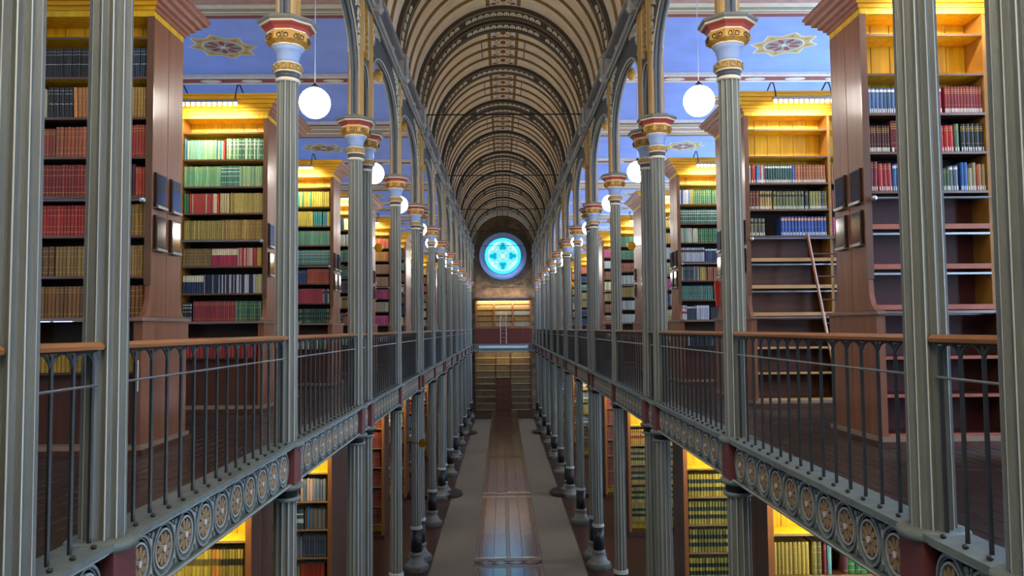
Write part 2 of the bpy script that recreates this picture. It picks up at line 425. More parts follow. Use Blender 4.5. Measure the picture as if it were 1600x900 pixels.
for r in (1.34, 1.14, .2): lead.tube([(r*math.cos(2*PI*i/40), ZEND-.045, H(5.32)+r*math.sin(2*PI*i/40)) for i in range(40)], .016, 4, closed=True)
RM = bpy.data.materials.new('rose_glass'); RM.use_nodes = True; nt = RM.node_tree; bb = nt.nodes['Principled BSDF']
at = nt.nodes.new('ShaderNodeAttribute'); at.attribute_name = 'Col'; nt.links.new(at.outputs['Color'], bb.inputs['Emission Color'])
bb.inputs['Base Color'].default_value = (.02, .1, .12, 1); bb.inputs['Emission Strength'].default_value = 2.4
gl.build('window_glass', RM, rw, attr=True); lead.build('window_lead', mat('lead_came', '#7fc0cc', .5), rw)

# ------------------------------------------------------------------ vault
va = []
NS = 40
for i in range(NS+1):
    t = PI*i/NS; va.append((2.27*math.cos(t), 5.68+2.57*math.sin(t)))
q = MB()
for i in range(NS):
    (xa, za), (xb, zb) = va[i], va[i+1]
    q.add([(xa, YB, H(za)), (xb, YB, H(zb)), (xb, ZEND, H(zb)), (xa, ZEND, H(za))], [(0, 1, 2, 3)], 0)
    q.add([(xa*1.06, YB, H(za)+.12), (xb*1.06, YB, H(zb)+.12), (xb*1.06, ZEND, H(zb)+.12), (xa*1.06, ZEND, H(za)+.12)], [(3, 2, 1, 0)], 0)
vault = struct('ceiling_vault', q, vault_c, smooth=True)
def ell(k, n, dr): # point on vault offset inwards by dr
    t = PI*k/n; return ((2.27-dr)*math.cos(t), 5.68+(2.57-dr)*math.sin(t))
def rib_mesh(wd, dr, N, mats, edge=True):
    q = MB()
    def sweep(y0, y1, d0, d1, mi):
        for i in range(N):
            P = [ell(i, N, d0), ell(i+1, N, d0), ell(i+1, N, d1), ell(i, N, d1)]
            v = [(p[0], y, H(p[1])) for y in (y0, y1) for p in P]
            q.add(v, [(2, 3, 7, 6), (0, 1, 2, 3), (5, 4, 7, 6)], mi)
    sweep(-wd/2, wd/2, 0, dr, 0)
    if edge:
        sweep(-wd/2, -wd/2+.035, dr, dr+.03, 1); sweep(wd/2-.035, wd/2, dr, dr+.03, 1)
        sweep(-wd/2+.07, -wd/2+.09, dr, dr+.012, 1); sweep(wd/2-.09, wd/2-.07, dr, dr+.012, 1)
    return q.mesh('rib', mats)
big = rib_mesh(.60, .10, 40, [rib_dark, rib_edge])
thin = rib_mesh(.085, .045, 40, [vault_rib], False)
# painted curl on the ribs: an open ring with a bud
def curls_mesh():
    q = MB(); N = 40
    for k in range(N):
        if k % 6 == 0 and False: continue
        t = PI*(k+.5)/N
        if k in (0, N-1): continue
        cx, cz = (2.27-.108)*math.cos(t), 5.68+(2.57-.108)*math.sin(t)
        tx, tz = -2.27*math.sin(t), 2.57*math.cos(t); l = math.hypot(tx, tz); tx /= l; tz /= l
        nx, nz = -tz, tx
        sgn = 1 if k < N/2 else -1
        if (k if k < N/2 else N-1-k) % 7 == 6: continue
        fn = lambda u, v, d: (cx+tx*u*sgn-nx*d*(-1), v, H(cz+tz*u*sgn+nz*d))
        M_ = 14
        for i in range(M_):
            a0 = PI*.5+PI*.26+(2*PI-PI*.52)*i/M_; a1 = PI*.5+PI*.26+(2*PI-PI*.52)*(i+1)/M_
            P = [(r*math.cos(a), r*math.sin(a)*1.75-.01) for r, a in ((.038, a0), (.076, a0), (.076, a1), (.038, a1))]
            q.prism([(p[0], p[1]) for p in P], fn, .0, .012)
        q.prism([(.02*math.cos(2*PI*i/8), .05*math.sin(2*PI*i/8)+.02) for i in range(8)], fn, 0, .012)
    return q.mesh('painted_curl', mat('rib_curl_paint', '#f2e8cc', .6))
curl = curls_mesh()
for y, kd in cols:
    r = obj('rib', big, vault, (0, y, 0)); obj('painted_curl', curl, r)
r = obj('rib', big, vault, (0, ZEND-.32, 0))
allc = sorted([c[0] for c in cols]); allc = [-.23]+allc+[ZEND-.32]
for i in range(len(allc)-1):
    g = allc[i+1]-allc[i]
    if g > 1.5:
        for k in range(1, 4):
            obj('rib', thin, vault, (0, allc[i]+.3+(g-.6)*(k-.0)/4, 0))
# painted crown strip, panel by panel, with gilt edges and dark slots
def crown_mesh(L_):
    q = MB(); z = H(5.68+2.57)
    def P(x, y, h=0): return (x, y, H(5.68+2.57*math.sqrt(max(0, 1-(x/2.27)**2)))-.006-h)
    def quad(x0, x1, y0, y1, h, col, n=4):
        for i in range(n):
            a_, c_ = x0+(x1-x0)*i/n, x0+(x1-x0)*(i+1)/n
            q.add([P(a_, y0, h), P(c_, y0, h), P(c_, y1, h), P(a_, y1, h)], [(0, 1, 2, 3)], 0, col)
    quad(-.44, .44, -L_/2, L_/2, 0, lin('#8a6a34'))
    quad(-.40, .40, -L_/2, L_/2, .001, lin('#f4e4c6'))
    quad(-.31, .31, -L_/2+.03, L_/2-.03, .002, lin('#3f4658'), 6)
    quad(-.28, .28, -L_/2+.05, L_/2-.05, .003, lin('#ead9bd'), 6)
    def blob(cx, cyy, rx, ry, h, col, n=10):
        pts = [P(cx+rx*math.cos(2*PI*i/n), cyy+ry*math.sin(2*PI*i/n), h) for i in range(n)]
        q.add(pts, [tuple(range(n))], 0, col)
    blob(0, 0, .09, .16, .004, lin('#8b6a30')); blob(0, 0, .05, .10, .005, lin('#7a2a22'))
    for sx in (-1, 1):
        for sy_ in (-1, 1):
            blob(sx*.25, sy_*(L_/2-.1), .07, .06, .004, lin('#4d577a')); blob(sx*.13, sy_*.16, .035, .05, .004, lin('#a58a48'))
            blob(sx*.2, sy_*.05, .025, .03, .004, lin('#6e3b33'))
    return q.mesh('painted_panel', PAINT, attr=True)
cm = crown_mesh(.66); slot = MB()
for i in range(len(allc)-1):
    g = allc[i+1]-allc[i]
    if g > 1.5:
        for k in range(4):
            yy = allc[i]+.3+(g-.6)*(k+.5)/4
            obj('painted_panel', cm, vault, (0, yy, 0))
            if k in (1, 2):
                for sx in (-1, 1):
                    zz = H(5.68+2.57*math.sqrt(1-(.62/2.27)**2))
                    slot.box(sx*.62-.012, sx*.62+.012, yy-.27, yy+.27, zz-.03, zz+.01)
o = slot.build('vent_slot', black, vault); o['kind'] = 'stuff'
# tie rods
for n in range(2, 7):
    q = MB(); y = B1-GAP/2+PER*n
    q.tube([(-2.12, y, H(5.62)), (2.12, y, H(5.62))], .018, 8)
    for s in (-1, 1): q.tube([(s*2.12, y, H(5.62)), (s*2.04, y, H(5.62))], .05, 8)
    tag(q.build('tie_rod', mat('dark_iron', '#2a2620', .5, metal=.5)), '%s thin iron tie rod across the vault counting from the viewer' % ORD[n-2], 'tie rod')

# ------------------------------------------------------------------ upper arcade walls
def arch_h(u, hs, hk, half):     # u from -1..1, superellipse
    return hs+(hk-hs)*(max(0, 1-abs(u)**2.4))**(1/2.4)
for s in (-1, 1):
    q = MB(); a, c = sorted((s*2.25, s*2.42))
    q.box(a, c, YB, ZEND, H(5.22), H(5.68))
    aw = struct('wall_arcade_'+SIDE[s], q, frieze_m)
    q = MB()                       # the two cornice mouldings
    for h, r, x in ((5.24, .04, 2.13), (5.68, .035, 2.12)):
        q.tube([(s*x, YB, H(h)), (s*x, ZEND, H(h))], r, 8); a_, c_ = sorted((s*(x+.01), s*2.3)); q.box(a_, c_, YB, ZEND, H(h)-.05, H(h)+.02)
    q.tube([(s*2.15, YB, H(5.14)), (s*2.15, ZEND, H(5.14))], .018, 6)
    q.build('cornice', corn_m, aw, smooth=False)
    # small posts between the cornices
    pm = MB()
    pm.lathe([(.035, -.08), (.06, -.03), (.075, 0), (.05, .03), (.045, .08), (.045, .36), (.06, .38), (.065, .44), (.04, .47)], 10)
    pmesh = pm.mesh('cornice_post', corn_m, smooth=True)
    bq = MB(); e0, e1 = sorted((0, s*.22))
    bq.box(e0, e1, -.11, .11, -.06, -.02); bq.box(e0-.015, e1+.015, -.125, .125, -.02, .04); bq.box(e0, e1, -.11, .11, .41, .46); bq.box(e0-.015, e1+.015, -.125, .125, .46, .51); bq.box(e0+.03, e1-.03, -.07, .07, .04, .41)
    bmesh_ = bq.mesh('cornice_block', corn_m)
    for y, kd in cols:
        obj('cornice_block', bmesh_, aw, (s*2.06, y, H(5.22)))
        obj('cornice_post', pmesh, aw, (s*2.05, y, H(5.22)))
    km = MB(); km.lathe([(.01, -.07), (.035, -.05), (.045, 0), (.03, .04), (.01, .05)], 8); kmesh = km.mesh('cornice_knob', corn_m, smooth=True)
    ys = sorted(c[0] for c in cols); ys = [-.23]+ys+[ZEND-.1]
    for i in range(len(ys)-1):
        y0, y1 = ys[i], ys[i+1]; gp = y1-y0
        if gp > 1.5: obj('cornice_knob', kmesh, aw, (s*2.1, (y0+y1)/2, H(5.23)))
        x0, x1 = s*2.22, s*2.34
        N = 24; half = gp/2-.1; mid = (y0+y1)/2
        q = MB()
        if gp > 1.5:
            hs, hk = 3.75, 4.82
        else: hs, hk = 3.75, 4.15
        curve = [(mid+half*(-math.cos(PI*k/N)), arch_h(-math.cos(PI*k/N), hs, hk, half)) for k in range(N+1)]
        for k in range(N):
            (ya, ha), (yb, hb) = curve[k], curve[k+1]
            v = [(x, y, z) for x in (x0, x1) for (y, z) in ((ya, H(ha)), (yb, H(hb)), (yb, H(5.24)), (ya, H(5.24)))]
            q.add(v, [(0, 1, 2, 3), (7, 6, 5, 4), (0, 4, 5, 1)], 0)
        for yy in (y0, y1): q.box(min(x0, x1), max(x0, x1), yy-.1 if yy == y1 else yy, yy if yy == y1 else yy+.1, H(3.2), H(5.24))
        sp_ = q.build('spandrel', spand, aw)
        q = MB(); full = [(y0+.1, 3.2)]+curve+[(y1-.1, 3.2)]
        for xx, r, mi in ((2.212, .013, 0), (2.348, .013, 0), (2.25, .02, 1), (2.31, .02, 1)):
            off = .0 if mi == 0 else .022
            q.tube([(s*xx, y+(off if y < mid else -off), H(h)-(off if h > hs else 0)) for y, h in full], r, 6, mi)
        q.build('arch_moulding', [mat('moulding_cream', '#b4b0a2', .5), grey_sh], aw)
        # tracery curls in the two corners
        q = MB()
        if gp > 1.5:
            for e in (-1, 1):
                for dy, h, r in ((.17, 4.98, .11), (.36, 5.02, .10), (.53, 5.06, .075), (.68, 5.08, .055), (.17, 4.72, .085), (.15, 4.52, .065), (.14, 4.35, .05), (.34, 4.84, .05), (.13, 4.2, .04), (.82, 5.1, .04), (.95, 5.1, .035)):
                    yy = mid+e*(gp/2-.02)-e*dy
                    for xx in (2.205, 2.355):
                        pts = [(s*xx, yy+r*math.cos(t*PI/7), H(h)+r*math.sin(t*PI/7)) for t in range(12)]
                        q.tube(pts, .017, 4, 0)
                        q.tube([(s*xx, yy-r*.3, H(h)-r*.2), (s*xx, yy+r*.1, H(h)+r*.1), (s*xx, yy+r*.4, H(h)+r*.3)], .024, 4, 1)
                        q.tube([(s*xx, yy-r, H(h)-r), (s*xx, yy-r*1.3, H(h)-r*1.5)], .016, 4, 0)
        else:
            for k in range(8):
                h = 4.25+k*.11
                for e in (-1, 1):
                    for xx in (2.20, 2.36):
                        q.tube([(s*xx, mid+e*.02, H(h)), (s*xx, mid+e*.10, H(h+.05)), (s*xx, mid+e*.06, H(h+.12))], .02, 5, 1)
            for e in (-1, 1):
                q.tube([(s*2.2, mid+e*.2, H(h_)) for h_ in (4.3, 4.7, 5.1)], .014, 5, 0)
        q.build('tracery', [trac, gold], aw)
        if gp > 1.5:
            q = MB(); q.lathe([(.01, -.13), (.05, -.12), (.085, -.06), (.095, 0), (.07, .07), (.03, .1)], 8)
            q.build('keystone_boss', gold, aw, smooth=True, loc=(s*2.36, mid, H(4.74)))

# ------------------------------------------------------------------ columns
def fluted(q, r0, r1, z0, z1, nf=12, depth=.02, N=3):
    o = len(q.v); ring_ = []
    for i in range(nf):
        a0 = 2*PI*i/nf; da = 2*PI/nf
        ring_ += [(a0, 0, 1), (a0+da*.11, 0, 0)]
        for k in range(1, 5): ring_.append((a0+da*(.11+.89*k/5), math.sin(PI*k/5)*depth, 0))
    n = len(ring_)
    for j in range(N+1):
        f = j/N; r = r0+(r1-r0)*f; z = z0+(z1-z0)*f
        for a, d, _ in ring_: q.v.append(((r-d)*math.cos(a), (r-d)*math.sin(a), z))
    for j in range(N):
        for i in range(n):
            i2 = (i+1) % n
            q.f.append([o+j*n+i, o+j*n+i2, o+(j+1)*n+i2, o+(j+1)*n+i]); q.m.append(1 if ring_[i][2] else 0); q.c.append((1, 1, 1, 1))
parts_up = []
q = MB(); fluted(q, .118, .108, H(HG)+.005, H(2.54)); parts_up.append(('shaft', q.mesh('shaft', [iron, fillet]), None))
q = MB(); q.lathe([(.17, HG-.05), (.185, HG-.03), (.185, HG+.0), (.165, HG+.012), (.13, HG+.014)], 24, (0, 0, EYE)); parts_up.append(('base_ring', q.mesh('base_ring', [girder_m], True), None))
q = MB(); q.lathe([(.112, 2.535), (.124, 2.545), (.124, 2.565), (.114, 2.575)], 20, (0, 0, EYE)); parts_up.append(('collar', q.mesh('collar', [cream], True), None))
q = MB(); q.lathe([(.114, 2.575), (.118, 2.60), (.118, 2.63), (.128, 2.635)], 20, (0, 0, EYE)); parts_up.append(('necking', q.mesh('necking', [darkp], True), None))
q = MB(); q.lathe([(.128, 2.635), (.142, 2.65), (.146, 2.68), (.142, 2.71), (.125, 2.725)], 20, (0, 0, EYE), 0)
q.lathe([(.13, 2.628), (.14, 2.632), (.138, 2.642)], 20, (0, 0, EYE), 1); q.lathe([(.128, 2.722), (.134, 2.73), (.118, 2.738)], 20, (0, 0, EYE), 1)
for i in range(12):
    a = 2*PI*i/12; cx, cyy = .142*math.cos(a), .142*math.sin(a); tx, ty = -math.sin(a), math.cos(a)
    q.tube([(cx+tx*.024*math.cos(t*PI/5)+math.cos(a)*.006, cyy+ty*.024*math.cos(t*PI/5)+math.sin(a)*.006, H(2.682)+.028*math.sin(t*PI/5)) for t in range(10)], .006, 4, 2, closed=True)
parts_up.append(('egg_band', q.mesh('egg_band', [gold, cream, mat('egg_outline', '#a6a08a', .5)], True), None))
q = MB(); q.lathe([(.112, 2.735), (.112, 2.77), (.118, 2.81), (.135, 2.86), (.16, 2.895)], 24, (0, 0, EYE)); q2 = q; parts_up.append(('bell', q.mesh('bell', [bluep], True), None))
q = MB(); q.lathe([(.16, 2.893), (.168, 2.90), (.165, 2.912)], 24, (0, 0, EYE), 1)
q.lathe([(.165, 2.905), (.225, 2.94), (.232, 2.99), (.215, 3.02), (.205, 3.03)], 8, (0, 0, EYE), 0, phase=.5)
for i in range(8):
    a = 2*PI*(i+1)/8; rr = .232*math.cos(PI/8)+.004; px, py = rr*math.cos(a), rr*math.sin(a); tx, ty = -math.sin(a), math.cos(a)
    def pt(u, v): 
        lean = (v-.0)*.35
        return (px+tx*u+math.cos(a)*(-abs(v-.02)*.3), py+ty*u+math.sin(a)*(-abs(v-.02)*.3), H(2.965)+v)
    for e in (-1, 1):
        q.tube([pt(e*(.035+.022*math.cos(t)), .005+.022*math.sin(t)) for t in (3.6, 4.6, 5.6, 6.6, 7.6, 8.6)], .006, 4, 2)
        q.tube([pt(e*.012, -.025), pt(e*.022, .03)], .0055, 4, 2)
    q.tube([pt(0, -.03), pt(0, .04)], .007, 4, 2)
parts_up.append(('palmette_cup', q.mesh('palmette_cup', [gold, cream, mat('palmette_dark', '#3a2818', .7)], False), None))  # dark curls are the cup's palmette pattern
q = MB(); q.lathe([(.205, 3.028), (.214, 3.034), (.214, 3.044)], 8, (0, 0, EYE), 1, .5); q.lathe([(.212, 3.04), (.235, 3.07), (.275, 3.10)], 8, (0, 0, EYE), 0, .5)
parts_up.append(('red_moulding', q.mesh('red_moulding', [redp, cream], False), None))
q = MB(); q.lathe([(.275, 3.098), (.288, 3.105), (.288, 3.115)], 8, (0, 0, EYE), 1, .5); q.lathe([(.288, 3.113), (.308, 3.135), (.305, 3.155), (.27, 3.175)], 8, (0, 0, EYE), 0, .5)
parts_up.append(('abacus', q.mesh('abacus', [slab, cream], False), None))
q = MB()
for ux in (-1, 1):
    for uy in (-1, 1): q.lathe([(.05, 0), (.05, 2.06)], 10, (ux*.062, uy*.062, H(3.17)), 0)
q.box(-.075, .075, -.075, .075, H(3.17), H(5.23), 1)
for ux, uy in ((-1, 0), (1, 0), (0, -1), (0, 1)):
    q.tube([(ux*.088-.013*uy, uy*.088-.013*ux, H(3.17)), (ux*.088-.013*uy, uy*.088-.013*ux, H(5.23))], .006, 4, 2)
q.lathe([(.13, 0), (.13, .04), (.12, .06)], 8, (0, 0, H(3.17)), 0, .5)
parts_up.append(('colonnette', q.mesh('colonnette', [ochre_sh, grey_sh, cream], False), None))

parts_lo = []
q = MB(); fluted(q, .125, .115, H(-4.93), H(-1.70)); parts_lo.append(('shaft', q.mesh('shaft', [iron, fillet])))
q = MB(); q.lathe([(.118, -1.70), (.15, -1.695), (.15, -1.665), (.12, -1.66)], 20, (0, 0, EYE)); parts_lo.append(('capital_ring', q.mesh('capital_ring', [girder_m], True)))
q = MB(); q.lathe([(.122, -1.66), (.128, -1.60), (.14, -1.59)], 20, (0, 0, EYE)); parts_lo.append(('neck_band', q.mesh('neck_band', [black], True)))
q = MB(); q.lathe([(.14, -1.59), (.175, -1.575), (.18, -1.55), (.17, -1.53)], 24, (0, 0, EYE)); parts_lo.append(('capital_moulding', q.mesh('capital_moulding', [girder_m], True)))
q = MB(); q.box(-.125, .125, -.125, .125, H(-1.535), H(-1.165)); parts_lo.append(('capital_block', q.mesh('capital_block', [maroon])))
q = MB(); q.lathe([(.13, -5.0), (.155, -4.985), (.155, -4.965), (.135, -4.955), (.15, -4.945), (.15, -4.925), (.125, -4.915)], 20, (0, 0, EYE)); parts_lo.append(('shaft_ring', q.mesh('shaft_ring', [girder_l], True)))
q = MB(); q.lathe([(.14, -5.55), (.135, -5.0)], 20, (0, 0, EYE)); parts_lo.append(('black_drum', q.mesh('black_drum', [black], True)))
q = MB(); q.lathe([(.29, -5.9), (.28, -5.86), (.23, -5.84), (.21, -5.81), (.20, -5.78), (.17, -5.74), (.16, -5.72), (.155, -5.62), (.175, -5.61), (.175, -5.585), (.155, -5.575), (.165, -5.56), (.14, -5.55)], 20, (0, 0, EYE)); parts_lo.append(('base_moulding', q.mesh('base_moulding', [mat('base_paint', '#7c7c74', .5, noise=.2)], True)))
q = MB(); q.lathe([(.33, 0), (.33, .07), (.30, .09)], 8, (0, 0, 0.002), 0, .5); parts_lo.append(('plinth', q.mesh('plinth', [mat('plinth_stone', '#5a5c58', .6)], False)))

for s in (-1, 1):
    cnt = 0
    for y, kd in cols:
        cnt += 1
        side = SIDE[s]
        kindtxt = {'a': 'near one of its pair', 'b': 'far one of its pair', 's': 'standing single'}[kd]
        c_ = thing('gallery_column', '%s fluted gallery column from the viewer on the %s, %s' % (ORD[cnt-1], side, kindtxt), 'column', (s*XC, y, 0), 'gallery columns on the %s' % side)
        for nm, me, _ in parts_up: obj(nm, me, c_)
        c_ = thing('ground_column', '%s ground floor column from the viewer on the %s, under the gallery, %s' % (ORD[cnt-1], side, kindtxt), 'column', (s*XC, y, 0), 'ground floor columns on the %s' % side)
        for nm, me in parts_lo: obj(nm, me, c_)
    for n in (3, 5):      # round platforms at the feet of two pairs
        q = MB(); yc = B1-GAP/2+PER*n
        P = [(s*1.98+s*-.42*math.cos(t), yc+.62*math.sin(t)) for t in [PI*(i/10-.5) for i in range(11)]]+[(s*3.4, yc+.62), (s*3.4, yc-.62)]
        q.prism(P, lambda u, v, d: (u, v, d), .002, .1); q.prism([(p[0]+s*.03, p[1]) for p in P], lambda u, v, d: (u, v, d), .1, .13)
        tag(q.build('step_platform', mat('dark_step_wood', '#3c2018', .3, noise=.3, coat=.4)), 'round-fronted dark wooden step around the %s pair of columns on the %s' % (ORD[n], SIDE[s]), 'step')

# ------------------------------------------------------------------ girders with medallions, railings
def medallion_mesh():
    q = MB(); L_ = lambda u, v, d: (d, u, v)
    N = 20
    def rg(r0, r1, d0, d1, mi):
        for i in range(N):
            a, c = 2*PI*i/N, 2*PI*(i+1)/N
            q.prism([(r0*math.cos(a), r0*math.sin(a)), (r1*math.cos(a), r1*math.sin(a)), (r1*math.cos(c), r1*math.sin(c)), (r0*math.cos(c), r0*math.sin(c))], L_, d0, d1, mi)
    rg(.152, .168, 0, .022, 0); rg(.140, .150, 0, .010, 2); rg(.112, .124, 0, .018, 1)
    return q.mesh('medallion', [mat('medallion_ring', '#858d85', .5, noise=.15), girder_l, girder_m])
def rosette_mesh():
    q = MB(); L_ = lambda u, v, d: (d, u, v)
    q.prism([(.112*math.cos(2*PI*i/16), .112*math.sin(2*PI*i/16)) for i in range(16)], L_, 0, .004, 1)
    for k in range(10):
        a = 2*PI*k/10; P = []
        for t in range(7):
            th = 2*PI*t/7; r0 = .065+.04*math.cos(th); wv = .024*math.sin(th)*(1 if math.cos(th) > 0 else .7)
            P.append((r0*math.cos(a)-wv*math.sin(a), r0*math.sin(a)+wv*math.cos(a)))
        q.prism(P, L_, .004, .016, 0)
    q.prism([(.022*math.cos(2*PI*i/8), .022*math.sin(2*PI*i/8)) for i in range(8)], L_, .004, .026, 2)
    return q.mesh('rosette', [rosette_m, mat('rosette_ground', '#5a3c26', .6), mat('rosette_boss', '#cfcfcc', .4)])
med, ros = medallion_mesh(), rosette_mesh()
q = MB(); L_ = lambda u, v, d: (d, u, v)
q.prism([(-.028, .14), (.028, .14), (.006, .03), (.006, -.03), (.028, -.14), (-.028, -.14), (-.006, -.03), (-.006, .03)], L_, 0, .012, 0)
for e in (-1, 1): q.tube([(.0, 0, e*.125), (.022, 0, e*.125)], .022, 6, 1)
spur = q.mesh('spur', [girder_l, girder_m])
bolt_q = MB(); bolt_q.lathe([(.010, 0), (.010, .010), (.016, .015), (.016, .026), (.006, .032)], 8); bolt_me = bolt_q.mesh('bolt', bal, True)
# girder bays
RZ = H(-.085)
arch_q = MB()
def railing_arch(q, x, y0, y1, rz, r=.009):
    m_ = (y0+y1)/2; h = (y1-y0)/2
    pts = [(x, y0, rz-.22)]+[(x, m_-h*math.cos(t), rz-.115+.095*math.sin(t)) for t in [PI*i/10 for i in range(11)]]+[(x, y1, rz-.22)]
    q.tube(pts, r, 5)
    for e in (-1, 1):      # small ring in the spandrel
        pass
    q.tube([(x, y0+.028*math.cos(t), rz-.02+.018*math.sin(t)) for t in [2*PI*i/8 for i in range(8)]], .005, 4, closed=True)
segs = []
ys = sorted(c[0] for c in cols); 
segs = [(-.23, ys[0])]+[(ys[i], ys[i+1]) for i in range(len(ys)-1)]+[(ys[-1], ZEND)]
ga = MB(); railing_arch(ga, 0, 0, .22, 0); 
for s in (-1, 1):
    side = SIDE[s]
    for i, (y0, y1) in enumerate(segs):
        L0 = y1-y0; a0, a1 = y0+.125, y1-.125
        short = L0 < 1.5; near = i <= 6
        where = ('short pair section' if short else 'bay') 
        g_ = thing('gallery_girder', '%s %s of the grey medallion girder along the %s gallery edge' % (ORD[i], 'short section' if short else 'section', side), 'girder', (s*XC, y0, 0))
        q = MB(); w_ = a1-a0; o_ = a0-y0
        q.box(-.05, .05, o_, o_+w_, H(-1.52), H(-1.14), 1 if not short else 2)
        q.build('girder_web', [girder_m, girder_m, mat('ochre_ground', '#a87f40', .6, noise=.2)], g_)
        q = MB(); xin = -s
        for (xa, xb, z0, z1, mi) in ((-.13, .13, -1.155, -1.12, 0), (-.105, .105, -1.175, -1.155, 1), (-.085, .085, -1.19, -1.175, 0), (-.09, .09, -1.545, -1.515, 0), (-.10, .10, -1.53, -1.522, 1)):
            q.box(xa, xb, o_-.02, o_+w_+.02, H(z0), H(z1), mi)
            if z0 == -1.19: q.build('top_flange', [girder_m, girder_l], g_); q = MB()
        q.build('bottom_flange', [girder_m, girder_l], g_)
        n = 2 if short else 10
        pitch_ = w_/n
        if near:
            for k in range(n):
                yy = o_+pitch_*(k+.5)
                o1 = obj('medallion', med, g_, (-s*.05, yy, H(-1.352))); o1.scale = (-s, pitch_/.345 if not short else .8, 1)
                o2 = obj('rosette', ros, o1)
                if k: 
                    o3 = obj('spur', spur, g_, (-s*.05, o_+pitch_*k, H(-1.352))); o3.scale = (-s, 1, 1)
        else:
            # far bays: same shapes joined
            q = MB()
            for k in range(n):
                yy = o_+pitch_*(k+.5)
                for r0, r1, d, mi in ((.152, .168, .022, 0), (.112, .124, .018, 1)):
                    for t in range(12):
                        t0, t1 = 2*PI*t/12, 2*PI*(t+1)/12
                        q.prism([(yy+r0*math.cos(t0), r0*math.sin(t0)), (yy+r1*math.cos(t0), r1*math.sin(t0)), (yy+r1*math.cos(t1), r1*math.sin(t1)), (yy+r0*math.cos(t1), r0*math.sin(t1))],
                                lambda u, v, d_: (-s*(.05+d_), u, H(-1.352)+v), 0, d, mi)
                q.prism([(yy+.11*math.cos(2*PI*t/10), .11*math.sin(2*PI*t/10)) for t in range(10)], lambda u, v, d_: (-s*(.05+d_), u, H(-1.352)+v), 0, .014, 2)
            o1 = q.build('medallion', [girder_m, girder_l, rosette_m], g_); o1['kind'] = 'stuff'
        # railing
        r_ = thing('gallery_railing', '%s %s of the iron railing with wooden handrail on the %s gallery' % (ORD[i], 'short section' if short else 'section', side), 'railing', (s*XC, y0, 0))
        nb = max(3, round(w_/.22)); pb_ = w_/nb
        q = MB(); q.prism([(-.05, 0), (-.055, .02), (-.035, .04), (.035, .04), (.055, .02), (.05, 0)], lambda u, v, d: (u, d, RZ+v-.01), o_-.01, o_+w_+.01); q.build('handrail', rail_wood, r_)
        q = MB(); q.box(-.022, .022, o_, o_+w_, RZ-.022, RZ-.01); q.build('top_bar', bal, r_)
        q = MB(); q.tube([(-s*.02, o_, RZ-.20), (-s*.02, o_+w_, RZ-.20)], .008, 6); q.build('cross_rod', rod_m, r_)
        if near:
            bm = MB(); bm.lathe([(.013, H(HG)), (.013, RZ-.11), (.011, RZ-.03)], 6); bme = bm.mesh('baluster', bal)
            am = MB(); railing_arch(am, 0, 0, pb_, RZ); ame = am.mesh('railing_arch', balarch)
            for k in range(nb+1):
                if 0 <= k <= nb: obj('baluster', bme, r_, (0, o_+k*pb_ if 0 < k < nb else o_+k*pb_+(.01 if k == 0 else -.01), 0))
                if k < nb:
                    obj('railing_arch', ame, r_, (0, o_+k*pb_, 0)); obj('bolt', bolt_me, r_, (-s*.07, o_+(k+.5)*pb_, H(HG)-.004))
        else:
            q = MB(); qa = MB()
            for k in range(nb+1):
                q.lathe([(.013, H(HG)), (.011, RZ-.03)], 5, (0, o_+k*pb_, 0))
                if k < nb: railing_arch(qa, 0, o_+k*pb_, o_+(k+1)*pb_, RZ)
            o1 = q.build('baluster', bal, r_); o1['kind'] = 'stuff'; o1 = qa.build('railing_arch', balarch, r_); o1['kind'] = 'stuff'

